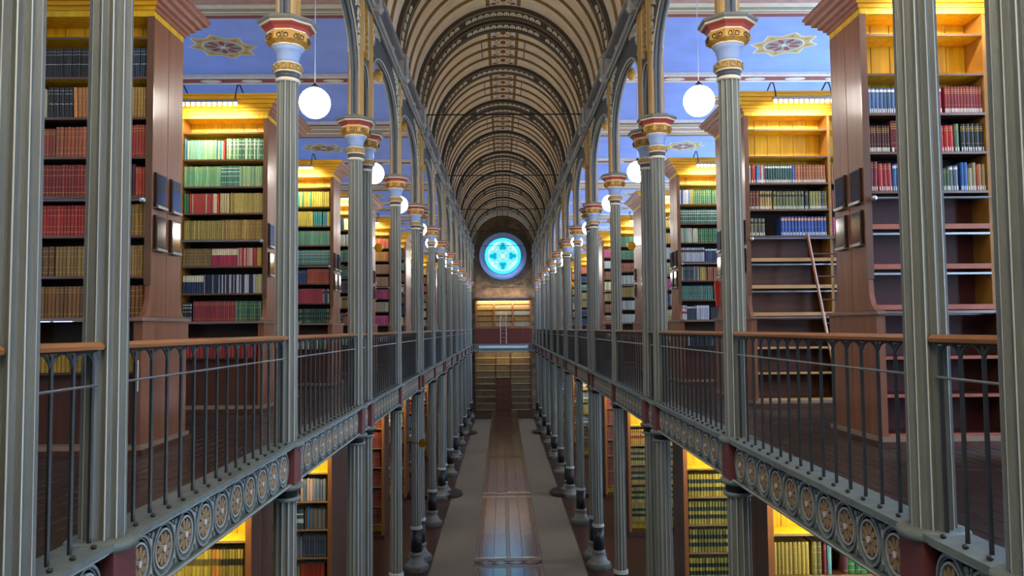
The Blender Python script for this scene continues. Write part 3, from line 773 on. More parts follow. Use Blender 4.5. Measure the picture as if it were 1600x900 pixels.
# ------------------------------------------------------------------ books
REST = MB()
IND = [0]
def book_geo(q, x0, x1, yf, z0, h, depth, base, zones, tag_=False, lean=0):
    """one bound volume, spine toward -y"""
    x0 += .0012; x1 -= .0012; wv = x1-x0; bulge = min(.014, wv*.34)
    zs = [0]; cs = []
    zz = sorted(zones) if zones else []
    for f0, f1, c in zz:
        if f0 > zs[-1]: cs.append(base); zs.append(f0)
        cs.append(c); zs.append(f1)
    if zs[-1] < 1: cs.append(base); zs.append(1)
    xs = [(0, bulge), (.22, bulge*.25), (.5, 0), (.78, bulge*.25), (1, bulge)]
    o = len(q.v)
    def sh(x, y, z): return (x+lean*(z-z0), y, z)
    for f in zs:
        for u, dy in xs: q.v.append(sh(x0+u*wv, yf+dy, z0+f*h))
    for j in range(len(zs)-1):
        for i in range(4):
            q.f.append([o+j*5+i, o+j*5+i+1, o+(j+1)*5+i+1, o+(j+1)*5+i]); q.m.append(0); q.c.append(cs[j])
    k = len(zs)-1
    o2 = len(q.v); e = .003
    for x in (x0, x1):
        for z in (z0, z0+h): q.v.append(sh(x, yf+depth, z))
    # sides
    q.f.append([o, o+k*5, o2+1, o2]); q.m.append(0); q.c.append(base)
    q.f.append([o+4, o2+2, o2+3, o+k*5+4]); q.m.append(0); q.c.append(base)
    q.f.append([o2, o2+1, o2+3, o2+2]); q.m.append(0); q.c.append(base)
    # top: boards edge and page block
    q.f.append([o+k*5+i for i in range(5)]+[o2+3, o2+1]); q.m.append(0); q.c.append(base)
    o3 = len(q.v); zt = z0+h+.0008; iw = wv*.14
    q.v += [sh(x0+iw, yf+bulge+.006, zt), sh(x1-iw, yf+bulge+.006, zt), sh(x1-iw, yf+depth, zt), sh(x0+iw, yf+depth, zt)]
    q.f.append([o3, o3+1, o3+2, o3+3]); q.m.append(0); q.c.append((.62, .55, .42, 1))
    if tag_:
        o4 = len(q.v); zc = z0+.008; 
        q.v += [sh(x0+wv*.08, yf-.0015+bulge*.3, zc), sh(x1-wv*.08, yf-.0015+bulge*.3, zc), sh(x1-wv*.08, yf-.0015+bulge*.3, zc+.042), sh(x0+wv*.08, yf-.0015+bulge*.3, zc+.042)]
        q.f.append([o4, o4+1, o4+2, o4+3]); q.m.append(0); q.c.append((.8, .78, .68, 1))
G = lin('#b8954a'); CR = lin('#e2d6b0'); WH = lin('#dcdcd8'); BK = lin('#17181c')
def Z(kind):
    return {'n': [], 'g': [(.10, .115, G), (.80, .82, G), (.88, .90, G)], 'g2': [(.12, .14, G), (.30, .315, G), (.66, .68, G), (.84, .86, G)],
            'top': [(.62, .96, CR)], 'dots': [(.2, .22, WH), (.5, .52, WH), (.7, .74, WH), (.86, .9, WH)], 'sil': [(.45, .465, WH), (.78, .79, WH), (.88, .9, lin('#8a929a'))],
            'lab': [(.68, .84, BK), (.84, .86, G), (.66, .68, G)], 'dk2': [(.24, .42, lin('#2c3426')), (.58, .76, lin('#2c3426'))],
            'dk1': [(.50, .70, lin('#6a5a22'))], 'dk1d': [(.50, .70, lin('#33280f'))], 'or': [(.80, .92, lin('#d98a4a')), (.45, .46, G)],
            'wt': [(.84, .94, WH)], 'bandw': [(.3, .5, lin('#c6cac8')), (.7, .75, WH)], 'pink': [(.08, .92, lin('#c85a78'))], 'redb': [(.42, .58, lin('#8a1f1a')), (.8, .86, lin('#8a1f1a'))],
            'title': [(.12, .14, G), (.30, .31, G), (.74, .76, G), (.80, .84, lin('#a3802c')), (.88, .9, G)]}[kind]
def cword(c): return c
# group: (weight, colour word, [hex], (wmin, wmax), (hmin, hmax) m, zone kind, lean)
def row(side, xa, xb, yf, z0, groups, tagged=False, spans=None, where='', depth=.22, indiv=True):
    """groups left to right in x; books whose middle lies in spans become objects of their own"""
    tot = sum(g[0] for g in groups); x = xa; n_vis = 0
    for g in groups:
        wt, word, hexs, (w0, w1), (h0, h1), zk = g[:6]; lean = g[6] if len(g) > 6 else 0
        xe = x+(xb-xa)*wt/tot
        if word is None: x = xe; continue
        hh = random.uniform(h0, h1); shift = abs(lean)*hh
        if lean < 0: x += shift
        while x+w0*.8 < xe-(shift if lean > 0 else 0):
            wv = random.uniform(w0, w1); wv = min(wv, xe-x)
            hx = random.choice(hexs); base = lin(hx); kf = random.uniform(.74, 1.14); base = tuple(min(1, c*kf) for c in base[:3])+(1,)
            h = hh*random.uniform(.985, 1.0) if h1-h0 < .04 else random.uniform(h0, h1)
            yo = yf+random.uniform(0, .008)
            mid = x+wv/2
            if indiv and spans and any(a < mid < b_ for a, b_ in spans) and IND[0] < 300:
                q = MB(); book_geo(q, -wv/2+.0006, wv/2-.0006, 0, 0, h, depth, base, Z(zk), tagged, lean)
                o = q.build('book', BOOK, attr=True, loc=(mid, yo, z0)); n_vis += 1; IND[0] += 1
                tag(o, '%s book, %s from left, %s' % (word, ORD[n_vis-1], where), 'book', 'bound volumes on the library shelves')
            else:
                book_geo(REST, x+.0006, x+wv-.0006, yo, z0, h, depth, base, Z(zk), tagged, lean)
            x += wv
        x = xe

# ------------------------------------------------------------------ bookcases
SH = [2.90, 2.50, 2.10, 1.71, 1.32, .935, .54, .14]
def sign_on(s, y, h, name_lab, w_=.22, hh=.34):
    t = thing('notice_frame', name_lab, 'notice board', (s*3.5, y, H(h)))
    q = MB(); x0, x1 = sorted((-s*.0, -s*.03)); 
    q.box(x0, x1, -w_/2, w_/2, 0, hh); q.build('frame', frame_m, t)
    q = MB(); x0, x1 = sorted((-s*.03, -s*.034)); q.box(x0, x1, -w_/2+.015, w_/2-.015, .03, hh-.015); q.build('panel', glass_black, t)
    q = MB(); x0, x1 = sorted((-s*.0, -s*.05)); q.box(x0, x1, -w_/2, w_/2, -.012, .014); q.build('ledge', rod_m, t)
bulb_q = MB(); bulb_q.lathe([(.004, -.028), (.02, -.022), (.028, 0), (.02, .022), (.004, .028)], 8); bulb_me = bulb_q.mesh('bulb', led_m, True)
def strip_lamp(s, xa, xb, y, h, lab, ydir, watts=STRIP_W, near=True, topz=3.42, low=False):
    t = thing('strip_lamp', lab, 'lamp', ((xa+xb)/2, y, H(h)))
    L0 = xb-xa
    q = MB(); q.box(-L0/2, L0/2, -.03, .03, .0, .035); q.build('housing', rod_m, t)
    nb = 12
    if near:
        for k in range(nb): obj('bulb', bulb_me, t, (-L0/2+L0*(k+.5)/nb, 0, -.022))
    else:
        q = MB(); q.box(-L0/2, L0/2, -.02, .02, -.03, 0); q.build('tube', led_m, t)
    for e in ((-.9, .9) if near else (.9,)):
        xx = e*L0/2*(-1 if s < 0 else 1)*(-1); 
        if e < 0 and near: pass
        q = MB(); q.tube([(xx, 0, .03), (xx, ydir*.02, .12), (xx+s*.0, ydir*.10, topz-h+.1), (xx, ydir*.2, topz-h+.13), (xx, ydir*.34, topz-h+.06), (xx, ydir*.40, topz-h)], .011, 6); q.build('arm', black, t)
    ld = bpy.data.lights.new('strip_light', 'AREA'); ld.shape = 'RECTANGLE'; ld.size = L0; ld.size_y = .05; ld.energy = watts; ld.color = (1, .90, .62); ld.spread = PI*.75
    lo = bpy.data.objects.new('strip_light', ld); C.objects.link(lo); lo.parent = t; lo.location = (0, ydir*.03, -.055)
    # aim down and into the case
    d = Vector((0, ydir*.78, -.62)) if not low else Vector((0, .30, -.95)); lo.rotation_euler = d.to_track_quat('-Z', 'Y').to_euler()
    return t
def upper_case(s, yc, idx, style):
    side = SIDE[s]; yf, yb = yc-.35, yc+.35+(GAP if idx % 2 else 0); near = idx <= 3
    bays = 2; X0 = 3.5; BW = 1.25; X1 = X0+BW*bays
    t = thing('gallery_bookcase', '%s tall wooden bookcase from the viewer on the %s gallery' % (ORD[idx], side), 'bookcase', (0, 0, 0))
    def bx(q, xa, xb, y0, y1, h0, h1, mi=0): a, c = sorted((s*xa, s*xb)); q.box(a, c, y0, y1, H(h0), H(h1), mi)
    # end panel: two tall boards above, flared foot, ledge block
    splits = [yf, yc, yc+GAP, yb] if idx % 2 else [yf, yc, yb]
    for k in range(len(splits)-1):
        y0, y1 = splits[k]+(.006 if k else 0), splits[k+1]-(.006 if k < len(splits)-2 else 0)
        q = MB(); bx(q, X0, X0+.05, y0, y1, .14, 3.1)
        # flared foot
        a, c = sorted((s*X0, s*(X0+.05))); 
        if k == 0: q.prism([(y0, .45), (y0-.012, .30), (y0-.05, .20), (y0-.12, .14), (y0, .14)], lambda u, v, d: (d, u, H(v)), a, c)
        elif k == len(splits)-2: q.prism([(y1, .45), (y1+.012, .30), (y1+.05, .20), (y1+.1, .14), (y1, .14)], lambda u, v, d: (d, u, H(v)), a, c)
        q.build('end_board', wood_end, t)
    q = MB(); bx(q, X1-.04, X1, yf, yb, .14, 3.1); q.build('side_panel', wood_dark, t)
    for k in range(1, bays):
        q = MB(); bx(q, X0+BW*k-.02, X0+BW*k+.02, yf+.01, yc, .14, 3.1); q.build('divider', mat('divider_wood', '#9a6a28', .5, noise=.25, nscale=4), t)
    q = MB(); bx(q, X0+.05, X1, yb-.02, yb, .14, 3.1); q.build('rear_panel', wood_dark, t)
    backm = style.get('back', [pine, wood_in]) 
    # back boards, plank by plank
    for bn in range(bays):
        n = 6; xs0 = X0+.05+bn*BW if bn == 0 else X0+BW*bn+.02; xs1 = X0+BW*(bn+1)-.02; wv = (xs1-xs0)/n
        for k in range(n):
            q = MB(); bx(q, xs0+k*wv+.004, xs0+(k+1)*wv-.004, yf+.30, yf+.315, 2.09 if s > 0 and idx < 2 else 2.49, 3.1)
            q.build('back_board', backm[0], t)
    q = MB(); bx(q, X0+.05, X1-.04, yf+.318, yf+.33, .14, 3.1); q.build('back_sheet', mat('shade_dark_back', '#1f120a', .7), t)  # dark sheet stands in for the shade behind the lower book rows
    if style.get('low'):
        q = MB(); bx(q, X0+.05, X1-.04, yf+.29, yf+.315, .14, 1.3); q.build('lower_back', style['low'][0], t)
    for k, h in enumerate(SH):
        for bn in range(bays):
            xa = X0+.05 if bn == 0 else X0+BW*bn+.02; xb = X0+BW*(bn+1)-(.02 if bn < bays-1 else .04)
            low = style.get('low') and h < 1.2
            hh = h+(.055 if low else 0)
            q = MB(); bx(q, xa, xb, yf+.012, yf+.30, hh-.024, hh, 0); 
            bx(q, xa, xb, yf+(.0 if low else .004), yf+.012, hh-(.05 if low else .024), hh, 1)
            if low: bx(q, xa, xb, yf+.01, yf+.03, hh-.105, hh-.085, 2)
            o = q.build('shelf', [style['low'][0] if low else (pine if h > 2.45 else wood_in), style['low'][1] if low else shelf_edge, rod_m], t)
    # top: soffit, frieze, cornice stepping out to the front and to the nave
    q = MB(); bx(q, X0, X1, yf-.005, yb, 3.1, 3.22); q.build('frieze', pine if style.get('lit', 1) else wood_dark, t)
    q = MB()
    for d, h0, h1 in ((.02, 3.16, 3.2), (.05, 3.2, 3.24), (.09, 3.24, 3.29), (.14, 3.29, 3.34), (.19, 3.34, 3.38), (.21, 3.38, 3.41)):
        a_, c_ = s*(X0-d), s*X1
        v = [(a_, yf-d, H(h0)), (c_, yf-d, H(h0)), (c_, yf-d, H(h1)), (a_, yf-d, H(h1)), (s*(X0+.05), yf+.1, H(h0)), (c_, yf+.1, H(h0)), (c_, yf+.1, H(h1)), (s*(X0+.05), yf+.1, H(h1))]
        q.add(v, [(0, 1, 2, 3), (0, 1, 5, 4), (3, 2, 6, 7)], 1)
        v = [(a_, yf-d, H(h0)), (a_, yb+d, H(h0)), (a_, yb+d, H(h1)), (a_, yf-d, H(h1)), (s*(X0+.05), yf+.1, H(h0)), (c_, yb+d, H(h0)), (c_, yb+d, H(h1)), (s*(X0+.05), yf+.1, H(h1)), (c_, yf+.1, H(h0)), (c_, yf+.1, H(h1))]
        q.add(v, [(0, 1, 2, 3), (0, 4, 8, 5, 1), (3, 7, 9, 6, 2), (1, 5, 6, 2)], 0)
    q.build('cornice', [mat('cornice_wood', '#9a5c48', .38, noise=.25, nscale=4, stretch=(.6, 3, 3), coat=.25), mat('cornice_pine', '#d09a10', .4, noise=.25, nscale=4, stretch=(.6, 3, 3))], t)
    q = MB(); bx(q, X0-.012, X0+.055, yf-.014, yf, .45, 3.1); q.build('corner_bead', shelf_edge, t)
    # lower stage
    y0, y1 = yf-.2, yb+.13
    q = MB(); bx(q, X0-.05, X0+.03, y0-.06, y1+.05, .10, .135); bx(q, X0-.03, X1, y0-.03, yf+.01, .105, .13); q.build('ledge', mat('ledge_wood', '#8a6f62', .3, noise=.2, coat=.3), t)
    for ya, yb_ in zip([y0]+[v+.006 for v in splits[1:-1]], [v-.006 for v in splits[1:-1]]+[y1]):
        q = MB(); bx(q, X0-.02, X0+.05, ya, yb_, -1.06, .10); q.build('base_end_board', wood_end, t)
    q = MB(); bx(q, X0-.035, X0+.05, y0-.01, y1+.01, -.085, .10); q.build('ledge_block', wood_end, t)
    q = MB(); bx(q, X1-.04, X1, y0, y1, -1.06, .10); q.build('side_panel', wood_dark, t)
    q = MB(); bx(q, X0+.05, X1, y1-.02, y1, -1.06, .10); q.build('rear_panel', wood_dark, t)
    q = MB(); bx(q, X0-.06, X1, y0-.05, y1+.05, -1.155, -1.10); bx(q, X0-.045, X1, y0-.035, y1+.035, -1.10, -1.06, 1); q.build('plinth', [wood_dark, mat('plinth_top', '#8b7a68', .35, coat=.3)], t)
    q = MB(); bx(q, X0+.05, X1, y0+.34, y0+.36, -1.06, .10); q.build('lower_back', style['low'][0] if style.get('low') else wood_in, t)
    for bn in range(bays):
        xa = X0+.05 if bn == 0 else X0+BW*bn; xb = X0+BW*(bn+1)
        q = MB(); bx(q, xb-.05, xb, y0, y0+.34, -1.06, .10)
        q.build('stile', wood_dark, t)
        if style.get('low'):
            for h in (-.30, -.66, -1.03):
                q = MB(); bx(q, xa, xb-.05, y0+.02, y0+.34, h-.024, h, 0); bx(q, xa, xb-.05, y0, y0+.02, h-.03, h, 1); q.build('shelf', [style['low'][0], style['low'][1]], t)
        else:
            q = MB(); bx(q, xa, xb-.05, y0+.02, y0+.34, -.404, -.38); q.build('shelf', wood_dark, t)
            q = MB(); bx(q, xa, xb-.05, y0+.12, y0+.14, -1.06, -.41); q.build('cupboard_panel', wood_dark, t)
    # ladder rail in front of the shelves
    q = MB(); rz = style.get('rail', 1.27)
    q.tube([(s*(X0+.06), yf-.05, H(rz)), (s*(X1-.1), yf-.05, H(rz))], .012, 8); q.tube([(s*(X0+.06), yf-.05, H(rz)), (s*(X0+.04), yf-.0, H(rz)-.05), (s*(X0+.03), yf+.01, H(rz)-.25)], .006, 6)
    q.lathe([(.01, -.03), (.028, -.015), (.03, .0), (.028, .015), (.01, .03)], 8, (s*(X0+.06), yf-.05, H(rz)))
    q.build('ladder_rail', rod_m, t)
    if idx <= 4:
        for k, yy in enumerate((yc-.19, yb-.19)):
            for hh, word in ((1.22, 'upper'), (.80, 'lower')):
                sign_on(s, yy, hh, '%s %s dark framed notice on the end of the %s %s gallery bookcase' % (word, 'near' if k == 0 else 'far', ORD[idx], side))
    return t
def grp(w_, word, hexs, ww=(.026, .036), hh=(.27, .29), z='g', lean=0): return (w_, word, hexs.split(), ww, hh, z, lean)
NUM = ['zero', 'one', 'two', 'three', 'four', 'five', 'six', 'seven', 'eight', 'nine', 'ten']
PAL = ['#8a7a3c #9c8a48', '#7a3a2a #8a4a34', '#b09a52 #a58f4e', '#3f6a58 #4c7a62', '#a8543a #b8644a', '#9aa5a0 #b8bcae', '#24384e #2a3c5a', '#b04878 #a03a66', '#d8c89a #c8b888', '#80502c #8c5a30']
def generic_rows(s, xa, xb, yf, shelves, seed, light=False):
    st = random.getstate(); random.seed(seed)
    for h in shelves:
        p = random.choice(PAL); p2 = random.choice(PAL)
        row(s, xa, xb, yf+.02, H(h), [grp(random.uniform(.3, 1), 'x', p, (.028, .04), (.26, .3), random.choice(['g', 'g2', 'n', 'dots'])), grp(.5, 'x', p2, (.028, .04), (.25, .3), random.choice(['g', 'lab', 'n']))], indiv=False)
    random.setstate(st)
cases_y = []
for n in range(7):
    cases_y.append((B1-GAP+PER*n if n else None, S1+PER*n))
flat = []
for a, c in cases_y:
    if a: flat.append(a)
    if c < 55: flat.append(c)
flat = sorted(flat)   # 7.82, 11.5, 15.87, 19.55, ...
ROWS = {
 (-1, 0): [(2.50, [grp(3.2, 'black', '#16181c #1c1f26 #22262c', (.020, .026), (.29, .30), 'sil'), grp(1.2, 'navy', '#1a2a3c #22344a', (.020, .026), (.29, .30), 'sil')]),
  (2.10, [grp(.62, 'black', '#1c1c20 #16171a', (.03, .04), (.29, .30), 'n'), grp(.12, 'cream', '#cfc9a8', (.018, .022), (.28, .29), 'n'), grp(1.0, 'black', '#1a1a1e #141519', (.045, .07), (.30, .31), 'sil', -.02), grp(1.8, 'tan', '#b8743a #c07c40', (.034, .046), (.29, .31), 'g', -.03), grp(1.2, 'ochre', '#b08a3c #a67f34', (.024, .03), (.30, .31), 'g2')]),
  (1.71, [grp(1, 'russet', '#a04a2c #964428', (.026, .034), (.28, .29), 'g'), grp(2.4, 'russet', '#ab5a36 #a85230 #b0603a', (.034, .042), (.30, .31), 'g2'), grp(1, 'red', '#a83a26 #b2402a', (.026, .034), (.31, .32), 'g')]),
  (1.32, [grp(2.8, 'crimson', '#8c2018 #96281e #84201a', (.026, .034), (.31, .32), 'g2'), grp(.5, 'maroon', '#4a161a #521a20', (.028, .034), (.30, .32), 'n'), grp(.35, 'orange', '#c0402a #b83a26', (.028, .034), (.29, .30), 'g')]),
  (.935, [grp(2.2, 'red', '#b4241a #a8201a #c02a1e', (.030, .036), (.29, .30), 'g2'), grp(1.1, 'olive', '#5e4a20 #6a5424', (.030, .038), (.30, .31), 'g2'), grp(1.0, 'ochre', '#8c6a2a #96722e', (.034, .044), (.29, .31), 'g2')]),
  (.54, [grp(1, 'brown', '#6c4c26 #74522a', (.045, .06), (.29, .30), 'g2'), grp(2, 'buff', '#8f7038 #977840', (.030, .04), (.29, .30), 'g2'), grp(1, 'buff', '#9a7a40 #8c6c36', (.026, .034), (.30, .31), 'g2')]),
  (.14, [grp(3, 'brown', '#7c5424 #6e4a20 #865c2a', (.034, .042), (.30, .31), 'g'), grp(1, 'brown', '#7a5020 #6a451c', (.034, .042), (.30, .31), 'g2')])],
 (-1, 1): [(2.50, [grp(.12, 'x', '#5a94b8', (.03, .036), (.30, .31), 'n'), grp(1.3, 'x', '#9cc8a0 #8cc0a8 #a8d0a0', (.022, .03), (.28, .295), 'n'), grp(.25, 'x', '#4a98a0 #d8e0b0', (.026, .03), (.28, .29), 'n'), grp(.12, 'x', '#b03a30', (.026, .03), (.28, .29), 'n'), grp(1.6, 'x', '#4a8060 #a8c89c #447858', (.020, .026), (.30, .31), 'dots')]),
  (2.10, [grp(1.2, 'x', '#7ab080 #88bc84 #70a87c', (.024, .03), (.30, .31), 'g'), grp(.6, 'x', '#3f7a62 #4a8468', (.024, .03), (.30, .31), 'dots'), grp(.8, 'x', '#86b07a #5c9070 #a0b888', (.024, .03), (.29, .31), 'g2')]),
  (1.71, [grp(.2, 'x', '#2f7a4a', (.03, .04), (.29, .3), 'n'), grp(1.0, 'x', '#b83a30 #d8c8a0 #b83a30', (.016, .020), (.29, .3), 'n'), grp(.35, 'x', '#d0c088 #c8b078', (.03, .04), (.29, .3), 'n'), grp(1.1, 'x', '#b09a4c #bca656 #a89044', (.024, .03), (.29, .3), 'g2')]),
  (1.32, [grp(1.2, 'x', '#a08a3c #b09a48 #94803a', (.026, .032), (.28, .3), 'g2'), grp(1.3, 'x', '#a8843a #bc9c4c #9c7834', (.026, .032), (.28, .3), 'g2')]),
  (.935, [grp(.9, 'x', '#7a6030 #866a38', (.02, .026), (.25, .26), 'g2'), grp(.8, 'x', '#a02440 #a82a44', (.024, .03), (.26, .27), 'top'), grp(.6, 'x', '#b03434 #d8b8a0', (.018, .022), (.26, .27), 'n'), grp(.2, 'x', '#c8a848', (.03, .036), (.26, .27), 'g')]),
  (.54, [grp(.7, 'x', '#1c2c54 #20305a', (.03, .04), (.27, .28), 'top'), grp(1.7, 'x', '#20283c #c0c4c8', (.014, .017), (.27, .28), 'n'), grp(.25, 'x', '#c0b880 #8a94a0', (.018, .024), (.27, .28), 'n')]),
  (.14, [grp(.35, 'x', '#1c2620 #20221e', (.03, .036), (.26, .27), 'dots'), grp(1.4, 'x', '#8c2c30 #96343a', (.026, .032), (.28, .29), 'g'), grp(.9, 'x', '#3a6a50 #5e8458 #2c5044', (.026, .032), (.27, .29), 'g2')])],
 (-1, 2): [(2.50, [grp(1, 'x', '#d8c44c #4a9c88 #58a890 #ccb844', (.036, .05), (.29, .31), 'g')]), (2.10, [grp(1, 'x', '#ccb844 #d4c050', (.036, .05), (.29, .31), 'g'), grp(.6, 'x', '#3c9490 #48a098', (.036, .05), (.29, .31), 'g'), grp(.5, 'x', '#d0bc48 #3c8c94', (.036, .05), (.29, .31), 'g')]),
  (1.71, [grp(1, 'x', '#6a9c80 #78a88a', (.024, .03), (.29, .3), 'g')]), (1.32, [grp(1, 'x', '#5a8c7c #648f80', (.024, .03), (.29, .3), 'dots')]),
  (.935, [grp(.5, 'x', '#24406c', (.03, .04), (.27, .28), 'g'), grp(1.3, 'x', '#a84838 #b05440', (.03, .036), (.28, .3), 'g')]), (.54, [grp(1.2, 'x', '#a83c44 #b4444c', (.024, .03), (.28, .3), 'n'), grp(.35, 'x', '#2c5078 #b8b898', (.03, .036), (.28, .3), 'lab')]), (.14, [grp(1, 'x', '#2f5a48 #3a6450 #7a8a60', (.036, .046), (.28, .3), 'dk2')])],
 (-1, 4): [(2.50, [grp(1, 'x', '#c04a38 #c86048 #d0a05c', (.03, .04), (.28, .3), 'g')]), (2.10, [grp(1, 'x', '#c09048 #b87c4c', (.03, .04), (.28, .3), 'g')]), (1.71, [grp(1, 'x', '#a88068 #98785c', (.03, .04), (.28, .3), 'g')]), (1.32, [grp(1, 'x', '#a88870 #987860', (.03, .04), (.28, .3), 'g')]),
  (.935, [grp(1, 'x', '#b03c70 #c04c7c', (.03, .04), (.28, .3), 'g')]), (.54, [grp(1, 'x', '#c0b89c #b0a88c', (.03, .04), (.28, .3), 'g')]), (.14, [grp(1, 'x', '#c04c8c #c8609c', (.03, .04), (.28, .3), 'g')])],
 (1, 0): [(2.10, [grp(1.0, 'blue', '#4a6890 #54729a', (.036, .044), (.26, .27), 'wt'), grp(.55, 'blue', '#4a6890', (.036, .044), (.26, .27), 'wt'), grp(.28, 'black', '#1e1c1c', (.04, .05), (.26, .27), 'or'), grp(.62, 'crimson', '#8c2230 #96283a', (.05, .06), (.26, .27), 'wt'), grp(1.2, 'maroon', '#7a1c22 #841f26', (.028, .034), (.26, .275), 'title')]),
  (1.71, [grp(.75, 'maroon', '#4a1a16 #541e18', (.024, .03), (.26, .27), 'title'), grp(.45, 'crimson', '#6e1a1e #7a1e20', (.08, .10), (.31, .32), 'title'), grp(.5, 'plum', '#5c1c34', (.05, .06), (.31, .32), 'g'), grp(.62, 'red', '#b42c20 #c03428', (.04, .05), (.27, .28), 'n'), grp(.5, 'scarlet', '#c4281e #b8201c', (.045, .05), (.27, .28), 'g'), grp(.2, 'green', '#5c7c5a #8a9a60', (.03, .05), (.28, .29), 'g'), grp(.75, 'black', '#1a2428 #1e282c #141c20', (.045, .05), (.28, .29), 'title')]),
  (1.32, [grp(.3, 'maroon', '#7a2c38', (.04, .05), (.29, .3), 'g', .02), grp(.5, 'red', '#a83038 #b43c3c', (.04, .05), (.28, .30), 'g', -.02), grp(.42, 'blue', '#3c6ca8 #4878b0', (.035, .045), (.25, .30), 'wt'), grp(.4, 'navy', '#1c3870 #24407c', (.035, .05), (.26, .28), 'title'), grp(.4, 'grey', '#7c8c98', (.03, .05), (.24, .28), 'wt'), grp(.5, 'black', '#1a1c20', (.05, .055), (.29, .3), 'pink'), grp(.2, 'green', '#4c6c4c #6a8a5a', (.03, .04), (.22, .24), 'g'), grp(.4, 'grey', '#6c7c84 #98a098', (.04, .05), (.24, .26), 'wt'), grp(.25, 'blue', '#2c64a8', (.03, .04), (.27, .29), 'n'), grp(.3, 'buff', '#a89c78 #98906c', (.03, .06), (.22, .29), 'g'), grp(.3, 'tan', '#a85834 #8c7840', (.03, .05), (.24, .27), 'g')])],
 (1, 1): [(2.10, [grp(.12, 'x', '#a8b0a8', (.03, .04), (.26, .28), 'wt'), grp(.22, 'x', '#98201c', (.05, .08), (.28, .29), 'g'), grp(.35, 'x', '#b04040 #4a88b8 #c8c8c0', (.02, .03), (.26, .30), 'n'), grp(1.2, 'x', '#2c4c48 #34544c #24403c', (.034, .04), (.26, .27), 'wt'), grp(.1, 'x', '#2850a0', (.034, .04), (.26, .27), 'n'), grp(1.4, 'x', '#8a4c26 #945430', (.036, .046), (.26, .275), 'g2')]),
  (1.71, [grp(.45, 'x', '#6c3018 #783a1c', (.04, .05), (.27, .28), 'g2'), grp(.6, 'x', '#9a7c3c #a88a48', (.03, .04), (.27, .28), 'lab'), grp(1.4, 'x', '#6a6a30 #5a6030 #747034', (.04, .05), (.26, .28), 'lab'), grp(.2, 'x', '#20303c', (.04, .05), (.27, .28), 'g'), grp(.8, 'x', '#8a8440 #20304a #7c7a3c', (.04, .05), (.26, .28), 'g2')]),
  (1.32, [grp(.7, 'x', '#4c4c38 #565440 #7c7048', (.05, .06), (.25, .27), 'lab'), grp(.14, None, ''), grp(.22, 'x', '#24488c', (.05, .055), (.28, .29), 'or', -.22), grp(.24, None, ''), grp(2.0, 'x', '#1e468c #244e98', (.046, .05), (.28, .29), 'or')])],
 (1, 2): [(2.50, [grp(.7, 'x', '#3c5ca0 #c8ccd0', (.02, .026), (.28, .3), 'n'), grp(.2, 'x', '#b8a83c', (.03, .04), (.3, .31), 'n'), grp(1.2, 'x', '#4c7c58 #58886a', (.036, .046), (.28, .29), 'g2')]), (2.10, [grp(1, 'x', '#3c6450 #446c58', (.036, .046), (.28, .29), 'dots')]),
  (1.71, [grp(.7, 'x', '#98b0a0 #607c6c #b0b8a8', (.03, .04), (.28, .3), 'g'), grp(.3, 'x', '#b8b898', (.03, .04), (.28, .3), 'n'), grp(.8, 'x', '#347450 #2c6c48', (.036, .046), (.28, .3), 'g2')]), (1.32, [grp(1.2, 'x', '#a8b0b8 #98a0a8', (.034, .04), (.28, .29), 'lab'), grp(.4, 'x', '#20304c #3c5478', (.03, .04), (.26, .28), 'wt')]),
  (.935, [grp(.9, 'x', '#3c4c50 #2c3c44 #889088', (.03, .04), (.27, .29), 'g'), grp(.4, 'x', '#b8a048 #8c7838', (.034, .04), (.27, .29), 'g2'), grp(.3, 'x', '#98583c', (.034, .04), (.27, .29), 'g')]), (.54, [grp(1, 'x', '#3c746c #447c74', (.034, .04), (.28, .29), 'g2')]), (.14, [grp(.25, 'x', '#c0c4c8', (.05, .06), (.27, .29), 'redb'), grp(.5, 'x', '#283440 #323c48', (.03, .036), (.27, .28), 'wt'), grp(.7, 'x', '#b0b8c0 #a8b0b8', (.034, .04), (.28, .29), 'wt'), grp(.2, 'x', '#2c3038', (.03, .04), (.22, .25), 'n')])],
}
VIS = {(-1): [(-4.62, -4.14), (-3.72, -3.5)], 1: [(3.5, 3.90), (4.20, 4.72)]}
